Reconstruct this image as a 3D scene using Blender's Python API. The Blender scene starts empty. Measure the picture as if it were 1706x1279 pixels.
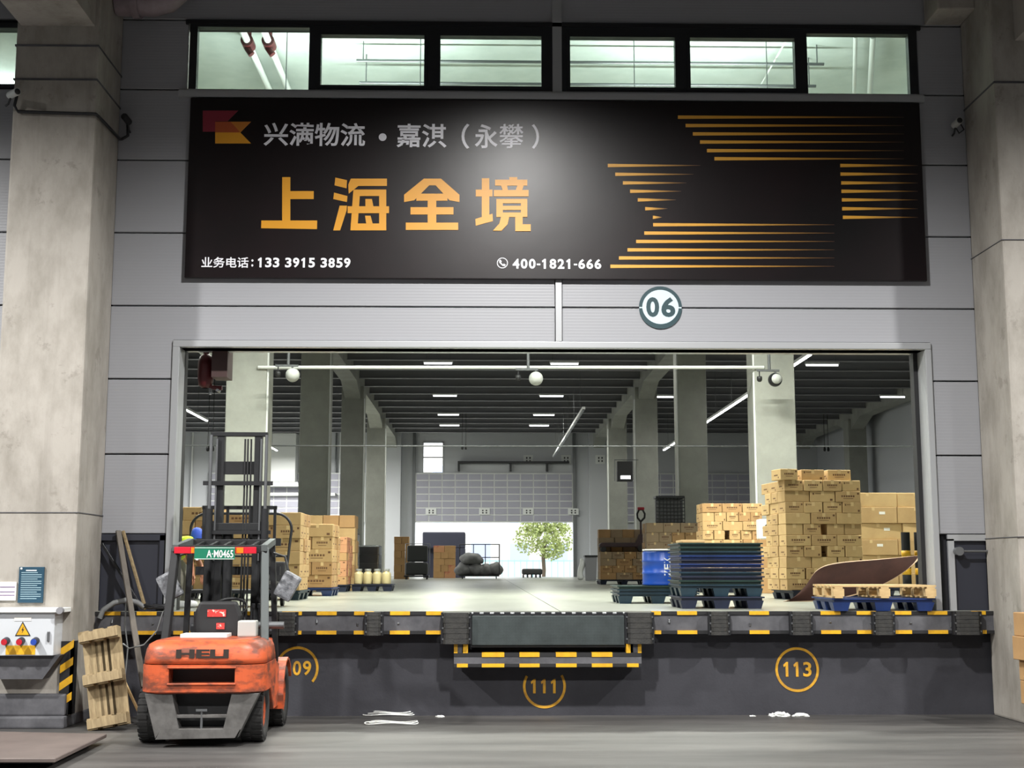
import bpy, bmesh, math, random
from mathutils import Vector, Matrix
from mathutils.geometry import tessellate_polygon

random.seed(11)
S = bpy.context.scene
COL = S.collection
PI = math.pi

# ------------------------------------------------------------------ camera, world, exposure
FPX, CXP, CYP = 2200.0, 853.0, 639.5
PITCH = math.atan(305.5 / FPX)
YAW = math.atan(46.0 / FPX * math.cos(PITCH))
CAM = Vector((0.0, -15.0, 1.63))
cam_d = bpy.data.cameras.new('camera')
cam = bpy.data.objects.new('camera', cam_d)
COL.objects.link(cam)
cam.location = CAM
cam.rotation_euler = (PI / 2 + PITCH, 0, -YAW)
cam_d.sensor_fit = 'HORIZONTAL'
cam_d.sensor_width = 36.0
cam_d.lens = FPX / 1706.0 * 36.0
cam_d.clip_end = 500
S.camera = cam

W = bpy.data.worlds.new('overcast_sky')
S.world = W
W.use_nodes = True
W.node_tree.nodes['Background'].inputs[0].default_value = (0.86, 0.93, 1.0, 1)
W.node_tree.nodes['Background'].inputs[1].default_value = 3.0

S.view_settings.view_transform = 'Standard'
S.view_settings.look = 'None'
S.view_settings.gamma = 1.0
S.view_settings.use_curve_mapping = False
S.view_settings.exposure = 0.35
try:
    S.cycles.max_bounces = 6
    S.cycles.diffuse_bounces = 3
    S.cycles.glossy_bounces = 2
    S.cycles.transparent_max_bounces = 8
except Exception:
    pass

BAY_POWER = 560        # tube lamps in the first bay
HIGHBAY_POWER = 760    # high-bay lamps under the canopy
BATTEN_POWER = 75      # ceiling battens deeper inside

# ------------------------------------------------------------------ helpers
_fw = Vector((math.sin(YAW) * math.cos(PITCH), math.cos(YAW) * math.cos(PITCH), math.sin(PITCH)))
_rt = Vector((math.cos(YAW), -math.sin(YAW), 0))
_up = _rt.cross(_fw)

def at(px, py, Y):
    """point of the plane y = Y that the photograph shows at pixel (px, py)"""
    d = _fw + _rt * ((px - CXP) / FPX) - _up * ((py - CYP) / FPX)
    return CAM + d * ((Y - CAM.y) / d.y)

def lin(c):
    c = c / 255.0
    return c / 12.92 if c <= 0.04045 else ((c + 0.055) / 1.055) ** 2.4

def rgb(r, g, b):
    return (lin(r), lin(g), lin(b), 1)

MATS = {}
def mat(name, c, rough=0.6, metal=0.0, var=0.0, scale=4.0, stretch=(1, 1, 1), bump=0.0, bscale=40.0,
        spec=0.5, c2=None, thr=None, emit=None, estr=0.0, coat=0.0):
    """procedural material: base colour, a noise-driven second colour, optional relief"""
    if name in MATS:
        return MATS[name]
    m = bpy.data.materials.new(name)
    m.use_nodes = True
    nt = m.node_tree
    b = nt.nodes['Principled BSDF']
    b.inputs['Roughness'].default_value = rough
    b.inputs['Metallic'].default_value = metal
    b.inputs['Specular IOR Level'].default_value = spec
    b.inputs['Coat Weight'].default_value = coat
    base = rgb(*c)
    b.inputs['Base Color'].default_value = base
    if emit:
        b.inputs['Emission Color'].default_value = rgb(*emit)
        b.inputs['Emission Strength'].default_value = estr
    if var or c2 or bump:
        tc = nt.nodes.new('ShaderNodeTexCoord')
        mp = nt.nodes.new('ShaderNodeMapping')
        mp.inputs['Scale'].default_value = stretch
        nt.links.new(tc.outputs['Object'], mp.inputs[0])
    if var or c2:
        n = nt.nodes.new('ShaderNodeTexNoise')
        n.inputs['Scale'].default_value = scale
        n.inputs['Detail'].default_value = 6
        n.inputs['Roughness'].default_value = 0.65
        nt.links.new(mp.outputs[0], n.inputs['Vector'])
        r = nt.nodes.new('ShaderNodeValToRGB')
        lo, hi = thr or (0.3, 0.7)
        r.color_ramp.elements[0].position = lo
        r.color_ramp.elements[1].position = hi
        r.color_ramp.elements[0].color = rgb(*c2) if c2 else tuple(x * (1 - var) for x in base[:3]) + (1,)
        r.color_ramp.elements[1].color = base if c2 else tuple(min(1, x * (1 + var)) for x in base[:3]) + (1,)
        nt.links.new(n.outputs['Fac'], r.inputs[0])
        nt.links.new(r.outputs[0], b.inputs['Base Color'])
    if bump:
        n2 = nt.nodes.new('ShaderNodeTexNoise')
        n2.inputs['Scale'].default_value = bscale
        n2.inputs['Detail'].default_value = 4
        nt.links.new(mp.outputs[0], n2.inputs['Vector'])
        bp = nt.nodes.new('ShaderNodeBump')
        bp.inputs['Strength'].default_value = bump
        bp.inputs['Distance'].default_value = 0.02
        nt.links.new(n2.outputs['Fac'], bp.inputs['Height'])
        nt.links.new(bp.outputs[0], b.inputs['Normal'])
    MATS[name] = m
    return m

def glass(name, c, tint=0.12, rough=0.05):
    if name in MATS:
        return MATS[name]
    m = bpy.data.materials.new(name)
    m.use_nodes = True
    nt = m.node_tree
    nt.nodes.clear()
    out = nt.nodes.new('ShaderNodeOutputMaterial')
    tr = nt.nodes.new('ShaderNodeBsdfTransparent')
    tr.inputs[0].default_value = rgb(*c)
    gl = nt.nodes.new('ShaderNodeBsdfGlossy')
    gl.inputs['Roughness'].default_value = rough
    mx = nt.nodes.new('ShaderNodeMixShader')
    mx.inputs[0].default_value = tint
    nt.links.new(tr.outputs[0], mx.inputs[1])
    nt.links.new(gl.outputs[0], mx.inputs[2])
    nt.links.new(mx.outputs[0], out.inputs[0])
    MATS[name] = m
    return m

class MB:
    """collects shapes of one part; build() links them as one mesh object"""
    def __init__(self):
        self.v, self.f, self.m, self.s = [], [], [], []
    def add(self, vs, fs, m=0, smooth=False):
        o = len(self.v)
        self.v += [tuple(p) for p in vs]
        self.f += [tuple(i + o for i in f) for f in fs]
        self.m += [m] * len(fs)
        self.s += [smooth] * len(fs)
        return self
    def box(self, x0, x1, y0, y1, z0, z1, m=0, M=None):
        vs = [Vector(p) for p in ((x0, y0, z0), (x1, y0, z0), (x1, y1, z0), (x0, y1, z0),
                                  (x0, y0, z1), (x1, y0, z1), (x1, y1, z1), (x0, y1, z1))]
        if M is not None:
            vs = [M @ p for p in vs]
        return self.add(vs, [(0, 3, 2, 1), (4, 5, 6, 7), (0, 1, 5, 4), (1, 2, 6, 5), (2, 3, 7, 6), (3, 0, 4, 7)], m)
    def frustum(self, cx, cy, z0, z1, a0, b0, a1, b1, m=0):
        vs = [(cx - a0, cy - b0, z0), (cx + a0, cy - b0, z0), (cx + a0, cy + b0, z0), (cx - a0, cy + b0, z0),
              (cx - a1, cy - b1, z1), (cx + a1, cy - b1, z1), (cx + a1, cy + b1, z1), (cx - a1, cy + b1, z1)]
        return self.add(vs, [(0, 3, 2, 1), (4, 5, 6, 7), (0, 1, 5, 4), (1, 2, 6, 5), (2, 3, 7, 6), (3, 0, 4, 7)], m)
    def beam(self, p0, p1, w, h, m=0, up=(0, 0, 1)):
        p0, p1 = Vector(p0), Vector(p1)
        d = (p1 - p0).normalized()
        u = Vector(up)
        if abs(d.dot(u)) > 0.99:
            u = Vector((0, 1, 0))
        a = d.cross(u).normalized() * (w / 2)
        b = a.normalized().cross(d).normalized() * (h / 2)
        vs = [p0 - a - b, p0 + a - b, p0 + a + b, p0 - a + b, p1 - a - b, p1 + a - b, p1 + a + b, p1 - a + b]
        return self.add(vs, [(0, 3, 2, 1), (4, 5, 6, 7), (0, 1, 5, 4), (1, 2, 6, 5), (2, 3, 7, 6), (3, 0, 4, 7)], m)
    def cyl(self, p0, p1, r0, r1=None, n=14, m=0, cap=True):
        r1 = r0 if r1 is None else r1
        p0, p1 = Vector(p0), Vector(p1)
        d = (p1 - p0).normalized()
        u = Vector((0, 0, 1)) if abs(d.z) < 0.9 else Vector((1, 0, 0))
        a = d.cross(u).normalized()
        b = d.cross(a)
        vs = []
        for p, r in ((p0, r0), (p1, r1)):
            for k in range(n):
                t = 2 * PI * k / n
                vs.append(p + a * (r * math.cos(t)) + b * (r * math.sin(t)))
        self.add(vs, [(k, (k + 1) % n, n + (k + 1) % n, n + k) for k in range(n)], m, True)
        if cap:
            self.add(vs[:n], [tuple(reversed(range(n)))], m)
            self.add(vs[n:], [tuple(range(n))], m)
        return self
    def tube(self, pts, r, n=8, m=0, closed=False):
        pts = [Vector(p) for p in pts]
        N = len(pts)
        vs = []
        pa = None
        for i, p in enumerate(pts):
            q0 = pts[(i - 1) % N] if (closed or i > 0) else p
            q1 = pts[(i + 1) % N] if (closed or i < N - 1) else p
            d = (q1 - q0).normalized()
            if pa is None:
                u = Vector((0, 0, 1)) if abs(d.z) < 0.9 else Vector((1, 0, 0))
                a = d.cross(u).normalized()
            else:
                a = (pa - d * pa.dot(d)).normalized()
            pa = a
            b = d.cross(a)
            for k in range(n):
                t = 2 * PI * k / n
                vs.append(p + a * (r * math.cos(t)) + b * (r * math.sin(t)))
        fs = []
        for i in range(N if closed else N - 1):
            j = (i + 1) % N
            for k in range(n):
                fs.append((i * n + k, i * n + (k + 1) % n, j * n + (k + 1) % n, j * n + k))
        self.add(vs, fs, m, True)
        if not closed:
            self.add(vs[:n], [tuple(reversed(range(n)))], m)
            self.add(vs[-n:], [tuple(range(n))], m)
        return self
    def prism(self, poly, a, b, plane='xz', m=0):
        """polygon in a plane, extruded from a to b along the third axis"""
        def P(u, v, w):
            return {'xz': (u, w, v), 'xy': (u, v, w), 'yz': (w, u, v)}[plane]
        n = len(poly)
        vs = [P(u, v, a) for u, v in poly] + [P(u, v, b) for u, v in poly]
        tris = tessellate_polygon([[Vector((u, v, 0)) for u, v in poly]])
        fs = [tuple(t) for t in tris] + [tuple(n + i for i in reversed(t)) for t in tris]
        fs += [(k, (k + 1) % n, n + (k + 1) % n, n + k) for k in range(n)]
        return self.add(vs, fs, m)
    def lathe(self, prof, c=(0, 0, 0), n=24, m=0, axis='z'):
        vs = []
        for r, h in prof:
            for k in range(n):
                t = 2 * PI * k / n
                x, y = r * math.cos(t), r * math.sin(t)
                p = {'z': (x, y, h), 'x': (h, x, y), 'y': (x, h, y)}[axis]
                vs.append((p[0] + c[0], p[1] + c[1], p[2] + c[2]))
        fs = []
        for i in range(len(prof) - 1):
            for k in range(n):
                fs.append((i * n + k, i * n + (k + 1) % n, (i + 1) * n + (k + 1) % n, (i + 1) * n + k))
        return self.add(vs, fs, m, True)
    def mesh(self, name, mats):
        me = bpy.data.meshes.new(name)
        me.from_pydata(self.v, [], self.f)
        if not isinstance(mats, (list, tuple)):
            mats = [mats]
        for x in mats:
            me.materials.append(x)
        me.polygons.foreach_set('material_index', self.m)
        me.polygons.foreach_set('use_smooth', self.s)
        bm = bmesh.new()
        bm.from_mesh(me)
        bmesh.ops.recalc_face_normals(bm, faces=bm.faces)
        bm.to_mesh(me)
        bm.free()
        me.update()
        return me
    def build(self, name, mats, parent=None, bevel=0.0, seg=2, weld=False):
        c = Vector((0, 0, 0))
        if parent is None and self.v:
            xs, ys, zs = zip(*self.v)
            c = Vector(((min(xs) + max(xs)) / 2, (min(ys) + max(ys)) / 2, min(zs)))
            self.v = [tuple(Vector(p) - c) for p in self.v]
        me = self.mesh(name, mats)
        if weld or bevel:
            bm = bmesh.new()
            bm.from_mesh(me)
            if weld:
                bmesh.ops.remove_doubles(bm, verts=bm.verts, dist=1e-4)
            if bevel:
                es = [e for e in bm.edges if len(e.link_faces) == 2 and e.calc_face_angle(0) > 0.6]
                bmesh.ops.bevel(bm, geom=es, offset=bevel, segments=seg, affect='EDGES', profile=0.6, clamp_overlap=True)
            bm.to_mesh(me)
            bm.free()
        o = link(name, me, parent)
        o.location = c
        return o

def link(name, me, parent=None):
    o = bpy.data.objects.new(name, me)
    COL.objects.link(o)
    if parent is not None:
        o.parent = parent
    return o

def tag(o, label=None, cat=None, group=None, kind=None):
    if label:
        o['label'] = label
    if cat:
        o['category'] = cat
    if group:
        o['group'] = group
    if kind:
        o['kind'] = kind
    return o

def thing(name, label, cat, loc=(0, 0, 0), rz=0.0, group=None):
    o = bpy.data.objects.new(name, None)
    COL.objects.link(o)
    o.empty_display_size = 0.1
    o.location = loc
    o.rotation_euler = (0, 0, rz)
    return tag(o, label, cat, group)

def struct(o, label=None):
    o['kind'] = 'structure'
    if label:
        o['label'] = label
    return o

def copy_tree(src, label=None, parent=None):
    c = src.copy()
    COL.objects.link(c)
    c.parent = parent
    if label:
        c['label'] = label
    for ch in list(src.children):
        copy_tree(ch, None, c)
    return c

ORD = ['bottom', 'second', 'third', 'fourth', 'fifth', 'sixth', 'seventh', 'eighth', 'ninth', 'tenth', 'eleventh', 'twelfth',
       'thirteenth', 'fourteenth']
NTH = ['first', 'second', 'third', 'fourth', 'fifth', 'sixth', 'seventh', 'eighth', 'ninth', 'tenth', 'eleventh', 'twelfth']

def area_light(name, loc, size, power, color=(1, 1, 1), rot=(0, 0, 0), parent=None, spread=PI):
    l = bpy.data.lights.new(name, 'AREA')
    l.shape = 'RECTANGLE'
    l.size, l.size_y = size
    l.energy = power
    l.color = color
    l.spread = spread
    o = bpy.data.objects.new(name, l)
    COL.objects.link(o)
    o.location = loc
    o.rotation_euler = rot
    if parent:
        o.parent = parent
    return o

def text_part(s, name, x0, x1, z0, z1, y, material, parent, bold=0.0, depth=0.003, M=None):
    """flat lettering fitted into a box of the plane y, facing -y (or moved by M)"""
    cu = bpy.data.curves.new('lettering', 'FONT')
    cu.body = s
    cu.offset = bold
    cu.resolution_u = 4
    t = bpy.data.objects.new('lettering', cu)
    COL.objects.link(t)
    dg = bpy.context.evaluated_depsgraph_get()
    me = bpy.data.meshes.new_from_object(t.evaluated_get(dg))
    COL.objects.unlink(t)
    bpy.data.objects.remove(t)
    xs = [v.co.x for v in me.vertices]
    ys = [v.co.y for v in me.vertices]
    ax, ay = min(xs), min(ys)
    sx = (x1 - x0) / (max(xs) - ax)
    sz = (z1 - z0) / (max(ys) - ay)
    n = len(me.vertices)
    vs = [Vector((x0 + (v.co.x - ax) * sx, y, z0 + (v.co.y - ay) * sz)) for v in me.vertices]
    if M is not None:
        vs = [M @ p for p in vs]
    mb = MB().add(vs, [tuple(p.vertices) for p in me.polygons])
    bpy.data.meshes.remove(me)
    return mb.build(name, material, parent)

# ------------------------------------------------------------------ materials
M_conc = mat('column_concrete', (162, 157, 149), 0.85, var=0.14, scale=2.2, stretch=(1, 1, 0.5), bump=0.3, bscale=14, c2=(132, 127, 118), thr=(0.3, 0.58))
M_concin = mat('inner_column_concrete', (164, 165, 157), 0.85, var=0.1, scale=1.2, c2=(142, 143, 136))
M_canopy = mat('canopy_concrete', (104, 100, 96), 0.9, c2=(84, 80, 78), scale=1.2)
M_panel = mat('wall_panel_metal', (152, 153, 157), 0.42, 0.0, spec=0.5)
M_trim = mat('pale_aluminium_trim', (172, 174, 176), 0.4, 0.3)
M_back = mat('dark_backing', (26, 26, 30), 0.8)
M_ground = mat('yard_concrete', (88, 86, 84), 0.5, var=0.2, scale=1.1, stretch=(0.35, 2.2, 1), c2=(54, 53, 52), thr=(0.34, 0.68), bump=0.08, bscale=25)
M_dockfloor = mat('dock_floor_paint', (146, 148, 138), 0.3, c2=(122, 124, 116), scale=0.7, stretch=(1.5, 0.5, 1), thr=(0.35, 0.65))
M_dockwall = mat('dark_dock_paint', (54, 54, 60), 0.75, c2=(42, 42, 48), scale=1.2, thr=(0.35, 0.6), bump=0.1)
M_core = mat('edge_concrete', (92, 92, 96), 0.75, c2=(66, 66, 70), scale=3, thr=(0.35, 0.65))
M_black = mat('black_paint', (30, 30, 32), 0.55)
M_yellow = mat('yellow_paint', (222, 170, 30), 0.5, c2=(190, 140, 30), scale=9, thr=(0.25, 0.55))
M_rubber = mat('black_rubber', (40, 40, 40), 0.8, c2=(58, 57, 54), scale=12, bump=0.3, bscale=60)
M_steel = mat('grey_steel', (120, 122, 124), 0.4, 0.7)
M_plate = mat('diamond_plate', (78, 86, 86), 0.42, 0.4, c2=(62, 68, 68), scale=4)
M_white = mat('white_paint', (222, 224, 222), 0.5)
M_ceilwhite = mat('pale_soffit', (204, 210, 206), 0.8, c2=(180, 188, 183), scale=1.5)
M_joist = mat('joist_paint', (132, 132, 136), 0.6)
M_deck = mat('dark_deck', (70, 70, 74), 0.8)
M_dark = mat('dark_metal', (34, 35, 38), 0.45, 0.2)
M_rearwall = mat('rear_wall_sheet', (196, 198, 202), 0.6)
M_shutter = mat('door_leaf_grey', (166, 165, 178), 0.5)
M_red = mat('red_pipe_paint', (84, 24, 28), 0.5)
M_cable = mat('black_cable', (24, 24, 26), 0.6)
M_lamp = mat('lamp_tube', (255, 255, 255), 0.5, emit=(255, 255, 250), estr=9)
M_lampdim = mat('lamp_tube_far', (255, 255, 255), 0.5, emit=(250, 252, 255), estr=2.2)

# peeled dark patches and vertical runs on the bare concrete
nt = M_conc.node_tree
_bs = nt.nodes['Principled BSDF']
_src = _bs.inputs['Base Color'].links[0].from_socket
_tc = nt.nodes.new('ShaderNodeTexCoord')
for _sc, _st, _lo, _hi, _amt in ((3.2, (1, 1, 1), 0.60, 0.66, 0.42), (2.0, (3.0, 3.0, 0.18), 0.52, 0.75, 0.35), (30.0, (1, 1, 1), 0.66, 0.72, 0.4)):
    _mp = nt.nodes.new('ShaderNodeMapping')
    _mp.inputs['Scale'].default_value = _st
    _n = nt.nodes.new('ShaderNodeTexNoise')
    _n.inputs['Scale'].default_value = _sc
    _n.inputs['Detail'].default_value = 8
    _n.inputs['Roughness'].default_value = 0.7
    _r = nt.nodes.new('ShaderNodeValToRGB')
    _r.color_ramp.elements[0].position, _r.color_ramp.elements[1].position = _lo, _hi
    _r.color_ramp.elements[0].color = (0, 0, 0, 1)
    _r.color_ramp.elements[1].color = (_amt, _amt, _amt, 1)
    _mx = nt.nodes.new('ShaderNodeMixRGB')
    _mx.inputs[2].default_value = rgb(112, 106, 98)
    nt.links.new(_tc.outputs['Object'], _mp.inputs[0])
    nt.links.new(_mp.outputs[0], _n.inputs['Vector'])
    nt.links.new(_n.outputs['Fac'], _r.inputs[0])
    nt.links.new(_r.outputs[0], _mx.inputs[0])
    nt.links.new(_src, _mx.inputs[1])
    _src = _mx.outputs[0]
nt.links.new(_src, _bs.inputs['Base Color'])

# fine horizontal ribs pressed into the wall sheet
nt = M_panel.node_tree
_tc = nt.nodes.new('ShaderNodeTexCoord')
_wv = nt.nodes.new('ShaderNodeTexWave')
_wv.wave_type, _wv.bands_direction = 'BANDS', 'Z'
_wv.inputs['Scale'].default_value = 9.0
_bp = nt.nodes.new('ShaderNodeBump')
_bp.inputs['Strength'].default_value = 0.12
_bp.inputs['Distance'].default_value = 0.004
nt.links.new(_tc.outputs['Object'], _wv.inputs['Vector'])
nt.links.new(_wv.outputs['Fac'], _bp.inputs['Height'])
nt.links.new(_bp.outputs[0], nt.nodes['Principled BSDF'].inputs['Normal'])

# diamond relief on the leveller lip
nt = M_plate.node_tree
_tc = nt.nodes.new('ShaderNodeTexCoord')
_mp = nt.nodes.new('ShaderNodeMapping')
_mp.inputs['Rotation'].default_value = (0, PI / 4, 0)
_vo = nt.nodes.new('ShaderNodeTexChecker')
_vo.inputs['Scale'].default_value = 44
_bp = nt.nodes.new('ShaderNodeBump')
_bp.inputs['Strength'].default_value = 0.7
_bp.inputs['Distance'].default_value = 0.01
nt.links.new(_tc.outputs['Object'], _mp.inputs[0])
nt.links.new(_mp.outputs[0], _vo.inputs[0])
nt.links.new(_vo.outputs['Fac'], _bp.inputs['Height'])
nt.links.new(_bp.outputs[0], nt.nodes['Principled BSDF'].inputs['Normal'])

DZ = 1.15            # dock height
EY, LY = -0.15, 0.05  # dock edge face, lower dock wall face
OX0, OX1, OZ = -3.49, 5.09, 4.13   # front opening
RY = 54.0            # rear wall

# ------------------------------------------------------------------ ground, dock, ceilings
struct(MB().box(-30, 30, -30, LY, -0.3, 0).build('floor', M_ground), 'grey streaked concrete yard floor in front of the dock')
dockf = MB().box(-16.5, 17.5, LY, RY + 0.4, 0.0, DZ - 0.03).build('floor_dock', M_dockwall)
struct(dockf, 'raised loading dock slab with pale painted floor')
slab = {}
sx = [-16.5, -10.6, -4.85, 0.84, 5.9, 11.6, 17.5]
sy = [EY, 5.4, 11.2, 16.8, 22.4, 28, 33.6, 39.2, 44.8, 49.6, RY + 0.4]
for i in range(6):
    for j in range(10):
        b = MB().box(sx[i] + 0.006, sx[i + 1] - 0.006, sy[j] + (0.006 if j else 0.02), sy[j + 1] - 0.006, DZ - 0.03, DZ)
        b.v = [(x - dockf.location.x, y - dockf.location.y, z - dockf.location.z) for x, y, z in b.v]
        b.build('floor_slab', M_dockfloor, dockf)

canopy = MB().box(-30, 30, -30, 0.3, 9.6, 9.9).build('ceiling_canopy', M_canopy)
struct(canopy, 'concrete canopy soffit over the yard')
struct(MB().box(-30, 30, -30.4, -30, 0, 9.6).build('wall_back_skyblock', M_rearwall), 'pale added wall behind the camera that blocks sky light')  # added out of view to block sky light coming from behind the camera
for x0, x1, w in ((-30.4, -30, 'left'), (30, 30.4, 'right')):
    struct(MB().box(x0, x1, -30, 0, 0, 9.6).build('wall_skyblock_' + w, M_rearwall), 'pale added %s wall out of view, keeping sky light off the yard' % w)  # added at both open ends so only the high-bay lamps light the yard

# first bay: bright painted soffit seen through the high windows
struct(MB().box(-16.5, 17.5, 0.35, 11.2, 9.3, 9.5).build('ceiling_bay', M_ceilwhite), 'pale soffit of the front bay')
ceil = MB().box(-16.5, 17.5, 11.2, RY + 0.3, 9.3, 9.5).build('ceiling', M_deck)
struct(ceil, 'dark warehouse roof deck with steel joists')
cl = ceil.location
jm = MB().box(-17, 17, -0.11, 0.11, 0, 0.025).box(-17, 17, -0.012, 0.012, 0.025, 0.8).box(-17, 17, -0.11, 0.11, 0.8, 0.825).mesh('joist', M_joist)
y = 13.2
while y < RY - 0.6:
    o = link('joist', jm, ceil)
    o.location = (0.5 - cl.x, y - cl.y, 8.42 - cl.z)
    y += 2.15
ROWS = {'left': -4.83, 'right': 5.92, 'outer left': -15.6, 'outer right': 16.67}
CY = [11.6, 22.3, 33.0, 43.5]
for rx in (-4.83, 5.92, 16.67):
    g = MB().box(rx - 0.28, rx + 0.28, 11.2, RY, 8.2, 9.3)
    for cy in CY + [53.4]:
        for sgn in (-1, 1):
            if sgn < 0 and cy < 12:
                continue
            a, b = (cy - 1.5, cy) if sgn < 0 else (cy + 0.8, cy + 2.3)
            if sgn < 0:
                g.prism([(a, 8.2), (b, 8.2), (b, 7.75)], rx - 0.28, rx + 0.28, 'yz')
            elif b < RY:
                g.prism([(a, 8.2), (b, 8.2), (a, 7.75)], rx - 0.28, rx + 0.28, 'yz')
    g.v = [(px - cl.x, py - cl.y, pz - cl.z) for px, py, pz in g.v]
    g.build('girder', M_concin, ceil)

# ------------------------------------------------------------------ front wall: backing, panels, trims
ZJ = [2.0, 2.9, 3.76, 4.61, 5.47, 6.34, 7.2]
WX0, WX1 = -4.30, 5.70
wb = MB()
for x0, x1, z0, z1 in ((-16.5, -7.65, 2.0, 9.6), (-7.65, -5.22, 2.0, 7.2), (-7.65, -5.22, 8.0, 9.6), (-5.22, OX0 - 0.1, 2.0, 9.6), (OX1 + 0.1, 17.5, 2.0, 9.6), (OX0 - 0.1, OX1 + 0.1, OZ, 7.17),
                       (OX0 - 0.1, OX1 + 0.1, 8.03, 9.6), (-16.5, OX0 - 0.12, DZ, 2.0), (OX1 + 0.12, 17.5, DZ, 2.0)):
    wb.box(x0, x1, 0.06, 0.28, z0, z1)
wf = wb.build('wall_front', M_back)
struct(wf, 'grey horizontal sheet-panel wall above the dock opening')
wl = wf.location
def panel(poly, mt=M_panel):
    b = MB().prism([(x - wl.x, z - wl.z) for x, z in poly], 0.0 - wl.y, 0.055 - wl.y, 'xz')
    return b.build('wall_panel', mt, wf, bevel=0.006, seg=1)
def rect(x0, x1, z0, z1):
    return [(x0, z0), (x1, z0), (x1, z1), (x0, z1)]
g = 0.008
TX0, TX1 = OX0 - 0.08, OX1 + 0.07
MIDA, MIDB = 0.815, 0.885
for k in range(3, 6):       # full rows between opening and windows
    z0, z1 = ZJ[k] + g, ZJ[k + 1] - g
    panel(rect(WX0, MIDA - g, z0, z1))
    panel(rect(MIDB + g, WX1, z0, z1))
zt = OZ + 0.08
panel([(WX0, ZJ[2] + g), (TX0, ZJ[2] + g), (TX0, zt), (MIDA - g, zt), (MIDA - g, ZJ[3] - g), (WX0, ZJ[3] - g)])
panel([(MIDB + g, zt), (TX1, zt), (TX1, ZJ[2] + g), (WX1, ZJ[2] + g), (WX1, ZJ[3] - g), (MIDB + g, ZJ[3] - g)])
for k in (0, 1):
    panel(rect(WX0, TX0, ZJ[k] + g, ZJ[k + 1] - g))
    panel(rect(TX1, WX1, ZJ[k] + g, ZJ[k + 1] - g))
WZ0, WZ1 = 7.2, 8.0
panel(rect(WX0, -3.52, 7.2 + g, 8.06 - g))
panel(rect(5.16, WX1, 7.2 + g, 8.06 - g))
for z0, z1 in ((8.06, 8.92), (8.92, 9.6)):
    panel(rect(WX0, MIDA - g, z0 + g, z1 - g))
    panel(rect(MIDB + g, WX1, z0 + g, z1 - g))
# neighbouring bay left of the column: same sheet with windows above
for k in range(1, 5):
    panel(rect(-9.5, -5.25, ZJ[k] + g, ZJ[k + 1] - g))
panel(rect(-9.5, -5.25, ZJ[5] + g, 7.2 - g))
panel(rect(-9.5, -5.25, ZJ[0] + g, ZJ[1] - g))
panel(rect(-9.5, -5.25, 8.06, 9.6))
for k in range(6):
    panel(rect(6.62, 12.0, ZJ[k] + g, ZJ[k + 1] - g))
panel(rect(6.62, 12.0, 7.2 + g, 8.06 - g))
panel(rect(6.62, 12.0, 8.06 + g, 9.6))

t = MB().box(MIDA, MIDB, -0.025, 0.06, OZ + 0.08, 7.09).box(0.79, 0.90, -0.04, 0.06, 7.17, 9.6)
struct(t.build('trim_1', M_trim), 'vertical double joint cover in the wall centre')
struct(MB().box(-3.6, 5.2, -0.07, 0.06, 7.09, 7.17).box(-3.6, 5.2, -0.03, 0.06, 7.165, 7.2).build('trim_2', M_trim), 'pale metal sill under the high windows')
struct(MB().box(-3.55, 5.2, -0.04, 0.06, 8.0, 8.05).build('trim_3', M_dark), 'dark head flashing over the high windows')
# opening lining: head and jambs
struct(MB().box(TX0, TX1, -0.03, 0.4, OZ, OZ + 0.075).build('trim_4', M_trim, bevel=0.008), 'pale metal head lining of the dock opening')
struct(MB().box(TX0, OX0, -0.03, 0.06, DZ, OZ).box(OX0 - 0.06, OX0, 0.06, 0.4, DZ, OZ).build('trim_5', M_trim, bevel=0.006), 'pale metal left jamb of the dock opening')
struct(MB().box(OX1, TX1, -0.03, 0.06, DZ, OZ).box(OX1, OX1 + 0.06, 0.06, 0.4, DZ, OZ).build('trim_6', M_trim, bevel=0.006), 'pale metal right jamb of the dock opening')
# black door guides inside the jambs
for n, x0, x1, w in ((7, OX0 - 0.05, OX0 + 0.004, 'left'), (8, OX1 - 0.05, OX1, 'right')):
    struct(MB().box(x0, x1, 0.26, 0.4, DZ, OZ).build('trim_%d' % n, M_black), 'black door guide rail inside the %s jamb' % w)
# dark recessed panels beside the opening at dock level
M_navy = mat('dark_recess_sheet', (44, 46, 56), 0.6)
for n, x0, x1, w in ((9, WX0, TX0 - 0.02, 'left'), (10, TX1 + 0.1, WX1, 'right')):
    b = MB().box(x0, x1, 0.03, 0.07, DZ, 1.98, 0).box(x0, x1, -0.01, 0.05, 1.93, 2.0, 1 if w == 'right' else 0)
    if w == 'left':
        b.box(x1 - 0.05, x1, -0.01, 0.04, DZ, 1.99, 0)
    else:
        b.box(x0, x0 + 0.07, -0.01, 0.04, DZ, 1.95, 1)
    struct(b.build('trim_%d' % n, [M_navy, M_trim]), 'dark steel panel under the wall sheet on the %s' % w)

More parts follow.
